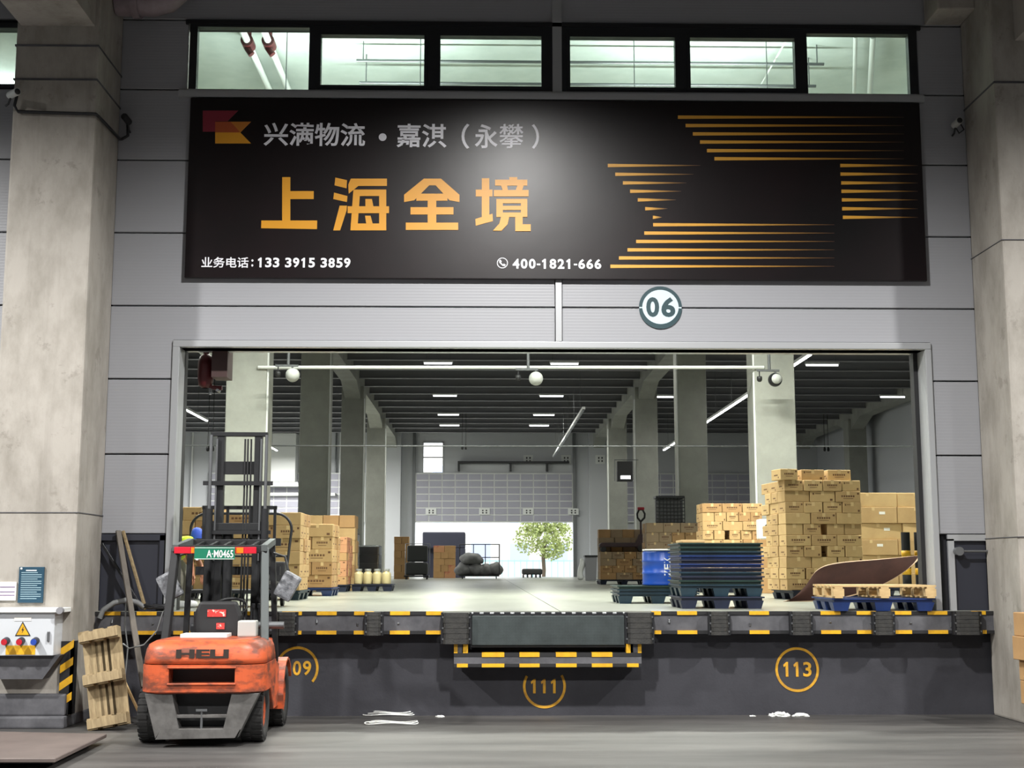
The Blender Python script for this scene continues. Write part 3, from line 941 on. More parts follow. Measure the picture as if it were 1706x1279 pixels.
highbay(0.5, -14.5, 8.45, HIGHBAY_POWER, 'high-bay lamp under the canopy over the photographer')
highbay(-9.4, -14.5, 8.45, HIGHBAY_POWER, 'high-bay lamp under the canopy, rear left')
highbay(10.4, -14.5, 8.45, HIGHBAY_POWER, 'high-bay lamp under the canopy, rear right')

gb = 'short ceiling battens over the centre aisle'
k = 0
for (py, xs) in ((605, (727, 940)), (660, (739, 918)), (692, (745, 905)), (710, (747, 897))):
    d = (8.1 - 1.63) * 2200 / (945 - py)
    for px in xs:
        tube_lamp((px - 806) / 2200 * d, d - 15, 8.1, 0.95, BATTEN_POWER * (0.8, 0.5, 1.3, 2.6)[k // 2], 'short ceiling batten, %s pair from the opening, %s one' % (NTH[k // 2], 'left' if k % 2 == 0 else 'right'), gb, m=M_lampdim)
        k += 1
k = 0
for py, px, L in ((585, 1060, 1.2), (585, 1255, 1.2), (584, 1400, 1.2), (606, 1377, 1.1), (660, 1495, 1.0), (661, 1105, 0.9)):
    d = (8.1 - 1.63) * 2200 / (945 - py)
    tube_lamp((px - 806) / 2200 * d, d - 15, 8.1, L, BATTEN_POWER if k < 3 else 12, 'white ceiling batten of the right aisle, number %s counted from the left' % NTH[[0, 2, 4, 3, 5, 1][k]], 'ceiling battens over the right aisle', m=M_lampdim)
    k += 1
# long trunking lamps running back
def trunk(x, y0, y1, z, label, lit, m):
    t = thing('trunking_lamp', label, 'lamp', (x, y0, z), group='long trunking lamps running to the rear')
    L = y1 - y0
    MB().box(-0.05, 0.05, 0, L, 0.02, 0.1).build('housing', M_white, t)
    n = max(1, int(L / 3))
    for k in range(n):
        MB().box(-0.035, 0.035, L * k / n + 0.1, L * (k + 1) / n - 0.1, -0.01, 0.02).build('tube', m, t)
        MB().cyl((0, L * (k + 0.5) / n, 0.1), (0, L * (k + 0.5) / n, 9.3 - z), 0.008, n=6).build('hanger', M_steel, t)
    if lit:
        area_light('trunk_light', (0, L / 2, -0.03), (0.1, L), lit, (1, 1, 0.96), parent=t)
trunk(8.3, 18.0, 46, 7.0, 'long bright trunking lamp over the right aisle', 260, M_lamp)
trunk(-10.3, 14.0, 34, 7.0, 'long trunking lamp over the left aisle', 300, M_lamp)
trunk(-10.2, 40.0, 50, 7.3, 'trunking lamp near the rear wall of the left aisle', 2000, M_lamp)
trunk(3.4, 30.0, 50, 7.0, 'thin grey trunking over the right side of the centre aisle', 0, M_steel)

# ------------------------------------------------------------------ forklift
M_orange = mat('worn_orange_paint', (200, 90, 50), 0.45, c2=(120, 64, 46), scale=3.6, stretch=(1, 1, 2.2), thr=(0.42, 0.56), bump=0.06)
M_grime = mat('scuffed_grey_steel', (104, 102, 100), 0.6, 0.2, c2=(78, 76, 74), scale=5, thr=(0.35, 0.6))
M_mast = mat('mast_black', (24, 25, 27), 0.5, 0.1, c2=(34, 35, 37), scale=6)
M_guard = mat('guard_grey', (92, 98, 98), 0.5, 0.2)
M_tyre = mat('tyre_rubber', (34, 34, 34), 0.85, c2=(46, 45, 44), scale=8)
M_redlens = mat('red_lens', (196, 36, 52), 0.25)
M_orangelens = mat('orange_lens', (232, 128, 30), 0.25)
M_plateg = mat('green_plate', (22, 112, 84), 0.4)
M_sticker = mat('red_sticker', (196, 52, 48), 0.5, c2=(230, 190, 180), scale=30, thr=(0.4, 0.42))
M_grey = mat('pale_grey_plastic', (176, 178, 174), 0.5)
M_mirror = mat('wrapped_mirror', (138, 140, 144), 0.3, c2=(96, 98, 102), scale=14, thr=(0.4, 0.6), bump=0.6, bscale=18)
fk = thing('forklift', 'worn orange forklift with raised black mast and green licence plate', 'forklift', (-2.60, -2.10, 0), 0.03)

def tyre(x, y, r, w, name='tyre'):
    """tyre with blocky tread, axis along x"""
    b = MB()
    hwid = w / 2
    prof = [(r * 0.55, -hwid * 0.75), (r * 0.7, -hwid), (r * 0.93, -hwid), (r * 0.985, -hwid * 0.8), (r * 0.985, hwid * 0.8), (r * 0.93, hwid), (r * 0.7, hwid), (r * 0.55, hwid * 0.75), (r * 0.55, -hwid * 0.75)]
    b.lathe(prof, (x, y, r), 30, 0, 'x')
    n = 26
    for k in range(n):
        a = 2 * PI * k / n
        for s in (-1, 1):
            M = Matrix.Translation((x, y, r)) @ Matrix.Rotation(a + (0.06 if s > 0 else -0.06), 4, 'X')
            b.box(min(s * 0.012, s * hwid * 0.98), max(s * 0.012, s * hwid * 0.98), -r * 0.07, r * 0.07, r * 0.93, r * 1.0, 0, M)
    o = b.build(name, M_tyre, fk)
    MB().lathe([(0.0, -hwid * 0.5), (r * 0.3, -hwid * 0.55), (r * 0.5, -hwid * 0.8), (r * 0.56, -hwid * 0.78), (r * 0.56, hwid * 0.78), (r * 0.5, hwid * 0.8), (r * 0.3, hwid * 0.55), (0.0, hwid * 0.5)], (x, y, r), 24, 0, 'x').build('wheel_rim', M_orange, o)
for s in (-1, 1):
    tyre(s * 0.47 - 0.05, 0.0, 0.275, 0.21)
    tyre(s * 0.46, 1.27, 0.31, 0.2)

def outline(hw_, yr, yf, rc, n=7, notch=None):
    """plan of the counterweight: rounded rear corners, optional slot in the rear face"""
    pts = [(hw_, yf)]
    for k in range(n + 1):
        a = -PI / 2 * k / n
        pts.append((hw_ - rc + rc * math.cos(a), yr + rc + rc * math.sin(a)))
    if notch:
        x, dpt = notch
        pts += [(x, yr), (x, yr + dpt), (-x, yr + dpt), (-x, yr)]
    for k in range(n + 1):
        a = -PI / 2 - PI / 2 * k / n
        pts.append((-hw_ + rc + rc * math.cos(a), yr + rc + rc * math.sin(a)))
    pts.append((-hw_, yf))
    return pts
def loft(levels, name, m, parent):
    """stack of plans with equal vertex counts"""
    b = MB()
    vs = []
    n = len(levels[0][1])
    for z, pl in levels:
        vs += [(x, y, z) for x, y in pl]
    fs = []
    for i in range(len(levels) - 1):
        fs += [(i * n + k, i * n + (k + 1) % n, (i + 1) * n + (k + 1) % n, (i + 1) * n + k) for k in range(n)]
    b.add(vs, fs, 0, True)
    b.add(vs[:n], [tuple(reversed(range(n)))])
    b.add(vs[-n:], [tuple(range(n))])
    o = b.build(name, m, parent, weld=True)
    return o
cw = MB()
pl = outline(0.57, -0.50, 0.32, 0.2)
cw.prism(outline(0.545, -0.475, 0.32, 0.2), 0.485, 0.50, 'xy')
cw.prism(pl, 0.50, 0.575, 'xy')
cw.prism(outline(0.57, -0.50, 0.32, 0.2, notch=(0.30, 0.22)), 0.575, 0.715, 'xy')
cw.prism(pl, 0.715, 0.745, 'xy')
cwo = cw.build('counterweight', M_orange, fk)
MB().box(-0.31, 0.31, -0.30, -0.25, 0.57, 0.72).build('slot_back', M_black, cwo)
# raised lip round the slot
b = MB().tube([(-0.31, -0.505, 0.572), (0.31, -0.505, 0.572)], 0.012, 8).tube([(-0.31, -0.505, 0.72), (0.31, -0.505, 0.72)], 0.010, 8)
b.build('slot_lip', M_orange, cwo)
hood = loft([(0.752, outline(0.565, -0.495, 0.32, 0.2)), (0.80, outline(0.562, -0.492, 0.32, 0.2)), (0.88, outline(0.55, -0.478, 0.32, 0.2)),
             (0.925, outline(0.53, -0.455, 0.32, 0.2)), (0.955, outline(0.48, -0.40, 0.32, 0.19)), (0.965, outline(0.42, -0.34, 0.32, 0.16))], 'counterweight_cap', M_orange, fk)
M_letter = mat('dark_emblem', (70, 62, 58), 0.4, 0.4)
text_part('HELI', 'emblem_lettering', -0.24, 0.24, 0.805, 0.885, -0.499, M_letter, fk, 0.05)
# grey lower casting: wings, bottom bar and cross bar around the dark cavity
lw = MB()
lw.prism([(-0.52, 0.485), (-0.27, 0.485), (-0.20, 0.16), (-0.36, 0.16), (-0.41, 0.085)], -0.46, -0.30, 'xz')
lw.prism([(0.52, 0.485), (0.27, 0.485), (0.20, 0.16), (0.36, 0.16), (0.33, 0.085)], -0.46, -0.30, 'xz')
lw.prism([(-0.41, 0.075), (0.31, 0.085), (0.36, 0.17), (-0.36, 0.17)], -0.46, -0.30, 'xz')
lw.box(-0.23, 0.23, -0.45, -0.38, 0.265, 0.295)
lw.build('tow_casting', M_grime, fk, bevel=0.008)
MB().cyl((0.0, -0.44, 0.12), (0.0, -0.44, 0.33), 0.012, n=8).box(-0.05, 0.05, -0.46, -0.40, 0.325, 0.345).build('tow_pin', M_steel, fk)
MB().box(-0.36, 0.36, -0.28, 0.3, 0.14, 0.5).box(-0.32, 0.32, 0.3, 1.2, 0.16, 0.62).build('chassis', M_black, fk)
MB().cyl((-0.40, 0, 0.27), (0.40, 0, 0.27), 0.06, n=12).build('steer_axle', M_dark, fk)
MB().cyl((-0.42, 1.27, 0.31), (0.42, 1.27, 0.31), 0.09, n=12).build('drive_axle', M_dark, fk)
# side skirts with steps and orange front fenders
for s in (-1, 1):
    MB().prism([(0.32, 0.95), (0.32, 0.45), (0.55, 0.24), (0.92, 0.24), (0.92, 0.66), (0.6, 0.72)], s * 0.50 - 0.03, s * 0.50 + 0.03, 'yz').build('side_panel', M_orange, fk, bevel=0.01)
    fn = []
    for k in range(9):
        a = math.radians(200 - 175 * k / 8)
        fn.append((1.27 + 0.37 * math.cos(a), 0.33 + 0.37 * math.sin(a)))
    for k in range(8, -1, -1):
        a = math.radians(200 - 175 * k / 8)
        fn.append((1.27 + 0.345 * math.cos(a), 0.33 + 0.345 * math.sin(a)))
    MB().prism(fn, s * 0.46 - 0.12, s * 0.46 + 0.12, 'yz').build('fender', M_orange, fk)
# engine cover, seat, dash
MB().box(-0.42, 0.42, 0.30, 0.78, 0.62, 0.90).build('engine_cover', M_black, fk, bevel=0.03)
st = MB().box(-0.24, 0.22, 0.40, 0.74, 0.90, 1.02).build('seat', M_black, fk, bevel=0.035)
bk = MB().prism([(-0.24, 0.94), (0.20, 0.94), (0.22, 1.16), (0.17, 1.30), (-0.19, 1.30), (-0.25, 1.16)], 0.33, 0.43, 'xz').build('backrest', M_black, fk, bevel=0.03)
MB().box(-0.11, 0.07, 0.322, 0.33, 1.15, 1.22).build('sticker', M_sticker, bk)
MB().box(-0.02, 0.06, 0.322, 0.33, 1.03, 1.09).build('sticker', M_sticker, bk)
MB().box(0.22, 0.40, 0.10, 0.26, 0.965, 1.12).build('fuel_can', M_grey, fk, bevel=0.015)
MB().box(-0.30, 0.14, -0.02, 0.26, 0.967, 1.0).build('document_board', M_white, fk)
MB().cyl((0.30, 0.5, 1.06), (0.62, 0.5, 1.06), 0.035, n=12).build('silencer', M_steel, fk)
b = MB().box(-0.40, 0.40, 0.98, 1.12, 0.62, 1.06)
b.build('dashboard', M_dark, fk, bevel=0.03)
b = MB().cyl((0.02, 1.0, 1.0), (0.02, 0.86, 1.22), 0.022, n=10)
b.build('steering_column', M_black, fk)
ring = []
for k in range(28):
    a = 2 * PI * k / 28
    ring.append(Vector((0.02, 0.86, 1.225)) + Vector((0.17 * math.cos(a), 0.17 * math.sin(a) * 0.82, 0.17 * math.sin(a) * 0.5)))
sw = MB().tube(ring, 0.014, 8, closed=True)
for a in (0.3, 2.4, 4.5):
    sw.beam((0.02, 0.86, 1.22), Vector((0.02, 0.86, 1.225)) + Vector((0.16 * math.cos(a), 0.16 * math.sin(a) * 0.82, 0.16 * math.sin(a) * 0.5)), 0.02, 0.012)
sw.build('steering_wheel', M_black, fk)
for k, x in enumerate((0.24, 0.30, 0.36)):
    MB().cyl((x, 0.98, 1.02), (x + 0.01, 0.93, 1.22), 0.009, n=8).cyl((x + 0.01, 0.93, 1.22), (x + 0.012, 0.925, 1.26), 0.018, n=8).build('control_lever', M_dark, fk)
# overhead guard
GZ = 1.80
for s in (-1, 1):
    MB().beam((s * 0.475, 0.16, 0.93), (s * 0.435, 0.32, GZ + 0.02), 0.075, 0.06).build('guard_rear_pillar', M_guard if s > 0 else M_mast, fk, bevel=0.008)
    MB().beam((s * 0.47, 1.12, 0.62), (s * 0.42, 1.0, GZ + 0.10), 0.055, 0.05).build('guard_front_pillar', M_mast, fk)
    MB().beam((s * 0.435, 0.27, GZ + 0.02), (s * 0.42, 1.03, GZ + 0.10), 0.06, 0.06).build('guard_side_rail', M_guard, fk)
MB().box(-0.46, 0.46, 0.28, 0.34, GZ - 0.03, GZ + 0.05).build('guard_rear_beam', M_mast, fk, bevel=0.008)
MB().box(-0.43, 0.43, 0.98, 1.04, GZ + 0.05, GZ + 0.12).build('guard_front_beam', M_mast, fk, bevel=0.008)
for k in range(5):
    x = -0.28 + 0.14 * k
    MB().beam((x, 0.34, GZ + 0.02), (x, 1.0, GZ + 0.09), 0.03, 0.025).build('guard_bar', M_mast, fk)
b = MB().box(-0.44, -0.28, 0.245, 0.28, GZ - 0.035, GZ + 0.03, 0).box(-0.28, -0.21, 0.245, 0.28, GZ - 0.035, GZ + 0.03, 1).box(-0.21, -0.16, 0.245, 0.28, GZ - 0.035, GZ + 0.03, 2)
b.build('tail_light', [M_redlens, M_orangelens, M_grey], fk, bevel=0.006)
b = MB().box(0.24, 0.36, 0.245, 0.28, GZ - 0.035, GZ + 0.03, 0).box(0.16, 0.24, 0.245, 0.28, GZ - 0.035, GZ + 0.03, 1).box(0.10, 0.16, 0.245, 0.28, GZ - 0.035, GZ + 0.03, 2)
b.build('tail_light', [M_redlens, M_orangelens, M_grey], fk, bevel=0.006)
lp = MB().box(-0.24, 0.155, 0.232, 0.242, GZ - 0.095, GZ + 0.03).build('licence_plate', M_plateg, fk, bevel=0.004)
text_part('A·M0465', 'plate_lettering', -0.12, 0.14, GZ - 0.075, GZ + 0.0, 0.229, M_white, lp, 0.015)
MB().box(-0.22, -0.2, 0.22, 0.26, GZ - 0.1, GZ - 0.09).box(-0.235, 0.15, 0.2295, 0.2315, GZ - 0.09, GZ - 0.085).box(-0.235, 0.15, 0.2295, 0.2315, GZ + 0.018, GZ + 0.023).build('plate_border', M_white, lp)
# mirrors
for s in (-1, 1):
    MB().tube([(s * 0.44, 0.95, 1.78), (s * 0.56, 0.95, 1.74), (s * 0.60, 0.93, 1.60), (s * 0.60, 0.92, 1.55)], 0.012, 8).build('mirror_arm', M_mast, fk)
    M = Matrix.Translation((s * 0.60, 0.90, 1.44)) @ Matrix.Rotation(0.5 * s, 4, 'Y')
    mr = MB().box(-0.08, 0.08, -0.02, 0.03, -0.12, 0.12, 0, M)
    mo = mr.build('mirror', M_mast, fk, bevel=0.02)
    MB().box(-0.095, 0.095, -0.05, 0.045, -0.14, 0.14, 0, M).build('plastic_wrap', M_mirror, mo, bevel=0.03)
# mast
MY = 1.385
ms = MB()
for s in (-1, 1):
    ms.box(s * 0.275 - 0.045, s * 0.275 + 0.045, MY - 0.06, MY + 0.06, 0.12, 2.12)
ms.box(-0.27, 0.27, MY - 0.07, MY - 0.03, 2.02, 2.10).box(-0.27, 0.27, MY - 0.07, MY - 0.03, 0.2, 0.35)
ms.build('outer_mast', M_mast, fk, bevel=0.006)
ims = MB()
for s in (-1, 1):
    ims.box(s * 0.20 - 0.04, s * 0.20 + 0.04, MY - 0.05, MY + 0.05, 0.9, 3.05)
ims.box(-0.30, 0.30, MY - 0.06, MY + 0.02, 3.03, 3.075).box(-0.17, 0.17, MY - 0.035, MY - 0.005, 2.62, 2.76)
ims.build('inner_mast', M_mast, fk, bevel=0.005)
MB().box(-0.37, 0.37, MY - 0.09, MY - 0.065, 2.50, 2.545).build('mast_crossbar', M_mast, fk)
MB().box(-0.30, 0.36, MY - 0.10, MY - 0.07, 1.98, 2.02).build('mast_crossbar', M_mast, fk)
for s in (-1, 1):
    MB().cyl((s * 0.295, MY - 0.09, 0.3), (s * 0.295, MY - 0.09, 2.25), 0.04, n=12).build('lift_cylinder', M_mast, fk)
    MB().cyl((s * 0.295, MY - 0.09, 2.25), (s * 0.295, MY - 0.09, 3.04), 0.018, n=10).build('piston_rod', M_steel, fk)
    MB().beam((s * 0.30, 0.9, 0.55), (s * 0.30, MY - 0.06, 0.95), 0.06, 0.06).build('tilt_cylinder', M_mast, fk)
    MB().beam((s * 0.235, MY - 0.07, 1.7), (s * 0.235, MY - 0.07, 3.0), 0.018, 0.012).build('lift_chain', M_steel, fk)
for x in (0.06, 0.09, 0.125):
    MB().tube([(x, MY - 0.06, 0.7), (x, MY - 0.065, 1.6), (x + 0.005, MY - 0.06, 2.4), (x, MY - 0.05, 3.0)], 0.010, 8).build('hydraulic_hose', M_cable, fk)
MB().cyl((-0.10, MY, 0.4), (-0.10, MY, 2.05), 0.055, n=14).build('centre_cylinder', M_mast, fk)
# carriage and forks held above the dock
cg = MB().box(-0.45, 0.45, MY + 0.07, MY + 0.11, 1.55, 1.64).box(-0.45, 0.45, MY + 0.07, MY + 0.11, 1.86, 1.94).box(-0.24, -0.18, MY + 0.05, MY + 0.1, 1.5, 1.98).box(0.18, 0.24, MY + 0.05, MY + 0.1, 1.5, 1.98)
cg.build('carriage', M_mast, fk)
for s in (-1, 1):
    MB().box(s * 0.28 - 0.05, s * 0.28 + 0.05, MY + 0.11, MY + 0.15, 1.45, 1.95).prism([(MY + 0.11, 1.45), (MY + 0.11, 1.49), (MY + 0.6, 1.485), (MY + 1.1, 1.465), (MY + 1.1, 1.455)], s * 0.28 - 0.05, s * 0.28 + 0.05, 'yz').build('fork', M_mast, fk)
for k in range(4):
    x = -0.38 + 0.253 * k
    MB().box(x - 0.015, x + 0.015, MY + 0.08, MY + 0.1, 1.94, 2.28).build('backrest_bar', M_mast, fk)
MB().box(-0.40, 0.40, MY + 0.08, MY + 0.1, 2.25, 2.29).build('backrest_top', M_mast, fk)

# ------------------------------------------------------------------ cartons
M_card = [mat('cardboard_tan', (190, 158, 110), 0.8, c2=(174, 142, 96), scale=3),
          mat('cardboard_straw', (202, 171, 120), 0.8, c2=(186, 154, 106), scale=3),
          mat('cardboard_brown', (176, 138, 92), 0.8, c2=(160, 124, 82), scale=3),
          mat('cardboard_red', (182, 132, 94), 0.8, c2=(168, 96, 76), scale=2.2, thr=(0.4, 0.5)),
          mat('cardboard_grey', (158, 136, 108), 0.8, c2=(146, 124, 98), scale=3)]
M_tape = mat('parcel_tape', (214, 186, 136), 0.35)
M_ink = mat('carton_ink', (104, 72, 46), 0.8)
M_labelw = mat('white_label', (236, 234, 226), 0.6)
_cm = {}
def carton_mesh(w, d, h, ci):
    k = ('c', round(w, 2), round(d, 2), round(h, 2), ci)
    if k not in _cm:
        me = MB().box(-w / 2, w / 2, -d / 2, d / 2, 0, h).mesh('carton', M_card[ci])
        bm = bmesh.new()
        bm.from_mesh(me)
        bmesh.ops.bevel(bm, geom=list(bm.edges), offset=0.006, segments=1, affect='EDGES')
        bm.to_mesh(me)
        bm.free()
        _cm[k] = me
    return _cm[k]
def tape_mesh(w, d, h):
    k = ('t', round(w, 2), round(d, 2), round(h, 2))
    if k not in _cm:
        e = 0.0015
        b = MB().box(-0.024, 0.024, -d / 2 - e, -d / 2 + 0.003, h - 0.06, h + e).box(-0.024, 0.024, -d / 2, d / 2, h - 0.003, h + e)
        b.box(-0.024, 0.024, d / 2 - 0.003, d / 2 + e, h - 0.06, h + e)
        _cm[k] = b.mesh('tape', M_tape)
    return _cm[k]
def print_mesh(w, d, h, v):
    k = ('p', round(w, 2), round(d, 2), round(h, 2), v)
    if k not in _cm:
        b = MB()
        y = -d / 2 - 0.0012
        if v == 0:
            n = 6
            for i in range(n):
                x = -w * 0.28 + w * 0.56 * i / n
                b.box(x, x + w * 0.065, y, y + 0.003, h * 0.46, h * 0.62)
            b.box(-w * 0.2, w * 0.2, y, y + 0.003, h * 0.30, h * 0.34)
            b.box(w * 0.36, w * 0.44, y, y + 0.003, h * 0.7, h * 0.86)
        else:
            b.box(w * 0.30, w * 0.40, y, y + 0.003, h * 0.12, h * 0.3)
            b.box(-w * 0.40, -w * 0.34, y, y + 0.003, h * 0.66, h * 0.84)
            b.box(-w * 0.3, w * 0.06, y, y + 0.003, h * 0.74, h * 0.79)
        for s, x in ((-1, -w / 2 - 0.0012), (1, w / 2 - 0.0018)):
            b.box(x, x + 0.003, -d * 0.2, d * 0.2, h * 0.4, h * 0.5)
            b.box(x, x + 0.003, -d * 0.3, -d * 0.22, h * 0.15, h * 0.3)
        _cm[k] = b.mesh('print', M_ink)
    return _cm[k]
def carton(p, w, d, h, rz, ci, label, group, deco=0):
    o = link('carton', carton_mesh(w, d, h, ci))
    o.location = p
    o.rotation_euler = (0, 0, rz)
    tag(o, label, 'carton', group)
    if deco:
        link('tape', tape_mesh(w, d, h), o)
        if deco > 1:
            q = link('print', print_mesh(w, d, h, deco - 2), o)
            q['kind'] = 'stuff'
    return o

def stack(x, y, z, rz, W_, tiers, h, phrase, group, ci=(0, 1), na=(3, 4), depth=(0.38, 0.3), side=None, nside=2, adj='tan', deco=True, jit=0.012, slots=(), lean=0.0):
    """tiers of cartons: a front row and, where the photograph shows it, one visible flank.
    x, y: front left corner"""
    M = Matrix.Translation((x, y, z)) @ Matrix.Rotation(rz, 4, 'Z')
    for k in range(tiers):
        n = na[k % 2]
        d = depth[k % 2]
        w = (W_ - (0.09 if k in slots else 0)) / n
        if slots and k <= max(slots):
            p = M @ Vector((W_ * 0.6, d + 0.30, k * (h + 0.002)))
            carton(p, 0.4, 0.4, h, rz, ci[0], '%s carton set back in the %s tier, inside %s' % (adj, ORD[k], phrase), group, 0)
        zz = k * (h + 0.002)
        for i in range(n):
            jx, jy = random.uniform(-jit, jit) * 0.4, random.uniform(-jit, jit)
            p = M @ Vector((w * (i + 0.5) + jx + lean * k + (0.09 if k in slots and i > 1 else 0), d / 2 + jy, zz))
            dv = (random.choice((1, 2, 2, 3)) if deco else 0)
            carton(p, w - 0.012, d - 0.01, h, rz + random.uniform(-0.012, 0.012), random.choice(ci),
                   '%s carton, %s tier, %s from left, front of %s' % (adj, ORD[k], NTH[i], phrase), group, dv)
        if side:
            sd = W_ / na[(k + 1) % 2]
            dd = 0.4 if k % 2 else 0.31
            for i in range(nside):
                xx = sd / 2 if side == 'left' else W_ - sd / 2
                p = M @ Vector((xx + random.uniform(-jit, jit) + lean * k, d + dd * (i + 0.5) + 0.012, zz))
                carton(p, sd - 0.012, dd - 0.012, h, rz + random.uniform(-0.02, 0.02), random.choice(ci),
                       '%s carton, %s tier, %s back, %s flank of %s' % (adj, ORD[k], NTH[i], side, phrase), group, 2 if deco else 0)

# ------------------------------------------------------------------ pallets
M_pal = [mat('pallet_teal', (32, 56, 70), 0.4, c2=(24, 42, 52), scale=4), mat('pallet_blue', (32, 56, 112), 0.4, c2=(24, 42, 84), scale=4),
         mat('pallet_green', (34, 58, 52), 0.4, c2=(26, 44, 40), scale=4), mat('pallet_navy', (30, 38, 62), 0.5, c2=(24, 28, 44), scale=4),
         mat('pallet_brightblue', (64, 108, 178), 0.5)]
_pm = {}
def plastic_pallet(p, rz, ci, label, group, w=1.0, d=0.95, nested=False, top=True):
    k = (w, d, nested)
    if k not in _pm:
        hx, hy = w / 2, d / 2
        H = 0.14
        deck = MB()
        zr = H - 0.045
        for z0, z1, a, b_ in ((zr, H - 0.016, 0.95, 0.975), (H - 0.016, H, 1.0, 0.99)):
            # rim ring (four walls) so the deck is a tray, not a block
            t = 0.03
            deck.box(-hx * a, hx * a, -hy * a, -hy * a + t, z0, z1).box(-hx * a, hx * a, hy * a - t, hy * a, z0, z1)
            deck.box(-hx * a, -hx * a + t, -hy * a + t, hy * a - t, z0, z1).box(hx * a - t, hx * a, -hy * a + t, hy * a - t, z0, z1)
        for i in range(7):
            yy = -hy + 0.03 + (d - 0.06) * (i + 0.5) / 7
            deck.box(-hx + 0.03, hx - 0.03, yy - 0.045, yy + 0.045, H - 0.02, H - 0.004)
        for i in range(3):
            xx = (-hx + 0.12, 0, hx - 0.12)[i]
            deck.box(xx - 0.03, xx + 0.03, -hy + 0.03, hy - 0.03, zr, H - 0.02)
        feet = None
        if not nested:
            feet = MB()
            for fx in (-hx + 0.11, 0, hx - 0.11):
                for fy in (-hy + 0.10, 0, hy - 0.10):
                    feet.frustum(fx, fy, 0.0, zr, 0.075, 0.065, 0.10, 0.09)
        _pm[k] = (deck, feet)
    t = thing('plastic_pallet', label, 'pallet', p, rz, group)
    deck, feet = _pm[k]
    key = k + (ci,)
    if key not in _pm:
        _pm[key] = (deck.mesh('deck', M_pal[ci]), None)
    link('deck', _pm[key][0], t)
    if feet:
        hx, hy = w / 2, d / 2
        fk_ = ('foot', ci)
        if fk_ not in _pm:
            _pm[fk_] = MB().frustum(0, 0, 0.0, 0.095, 0.075, 0.065, 0.10, 0.09).mesh('foot', M_pal[ci])
        for fx in (-hx + 0.11, 0, hx - 0.11):
            for fy in (-hy + 0.10, 0, hy - 0.10):
                f = link('foot', _pm[fk_], t)
                f.location = (fx, fy, 0)
    return t
M_wood = mat('pale_pallet_wood', (206, 178, 128), 0.75, c2=(180, 150, 104), scale=5, stretch=(1, 6, 6))
M_oldwood = mat('old_pallet_wood', (168, 150, 114), 0.8, c2=(120, 102, 74), scale=4, stretch=(1, 6, 6))
def wooden_pallet(p, label, m, w=1.15, d=0.95, rot=(0, 0, 0), group='wooden pallets'):
    t = thing('wooden_pallet', label, 'pallet', p, 0, group)
    t.rotation_euler = rot
    hx, hy = w / 2, d / 2
    bm_ = MB().box(-hx, hx, -0.045, 0.045, 0, 0.02).mesh('board', m)
    for i in range(6):
        o = link('board', bm_, t)
        o.location = (0, -hy + 0.045 + (d - 0.09) * i / 5, 0.122)
    lm = MB().box(-0.045, 0.045, -hy, hy, 0, 0.018).mesh('stringer_board', m)
    km = MB().box(-0.06, 0.06, -0.05, 0.05, 0, 0.084).mesh('block', m)
    for x in (-hx + 0.06, 0, hx - 0.06):
        o = link('stringer_board', lm, t)
        o.location = (x, 0, 0.103)
        o = link('stringer_board', lm, t)
        o.location = (x, 0, 0.0)
        for yy in (-hy + 0.05, 0, hy - 0.05):
            o = link('block', km, t)
            o.location = (x, yy, 0.0185)
    return t

gS = 'plastic pallets carrying carton stacks'
PH = 0.141
# tall printed stack at the right (F)
plastic_pallet((5.14, 5.40, DZ), 0.10, 3, 'dark plastic pallet under the tall stack of printed cartons', gS, 1.2, 1.0)
stack(4.52, 4.86, DZ + PH, 0.10, 1.2, 10, 0.163, 'tallest right stack', 'printed cartons of the tall right stack', ci=(0, 1), na=(3, 4), depth=(0.34, 0.36), side='left', nside=2, adj='printed tan', slots=(3, 5))
# loose cartons leaning out on top of it
carton((4.56, 5.0, DZ + PH + 10 * 0.165), 0.28, 0.34, 0.163, 0.2, 1, 'printed tan carton jutting left on top of the tallest right stack', 'printed cartons of the tall right stack', 2)
carton((4.98, 5.15, DZ + PH + 10 * 0.165), 0.36, 0.30, 0.163, 0.1, 0, 'printed tan carton in the middle on top of the tallest right stack', 'printed cartons of the tall right stack', 3)
carton((5.40, 5.2, DZ + PH + 10 * 0.165), 0.36, 0.30, 0.163, 0.08, 1, 'printed tan carton at right on top of the tallest right stack', 'printed cartons of the tall right stack', 2)
# big long cartons behind it (G)
plastic_pallet((6.75, 7.7, DZ), 0.0, 3, 'dark plastic pallet under the long plain cartons', gS, 1.4, 1.1)
zz = DZ + PH
gG = 'long plain cartons behind the tall right stack'
rowsG = [(0.24, 6.15, 0.8, 0.0), (0.30, 6.2, 0.85, 0.02), (0.26, 6.06, 0.9, -0.02), (0.27, 6.22, 0.82, 0.03), (0.27, 6.16, 0.8, 0.0), (0.24, 5.98, 1.0, -0.02)]
for k, (h, x0, w, rz) in enumerate(rowsG):
    for i in range(2):
        ww = w if i == 0 else 0.62
        o = carton((x0 + ww / 2 + (w + 0.01 if i else 0), 7.25 + 0.3 + 0.02 * (k % 2), zz), ww, 0.6, h, rz, (0, 1)[k % 2],
               'long plain carton, %s tier up, %s, behind the tallest right stack' % (ORD[k], ('left one', 'right one by the jamb')[i]), gG, 1)
        if (k, i) in ((4, 0), (3, 0), (1, 0), (2, 0)):
            l = MB().box(0.1, 0.2, -0.302, -0.299, h * 0.55, h * 0.72).build('address_label', M_labelw, o)
    zz += h + 0.002
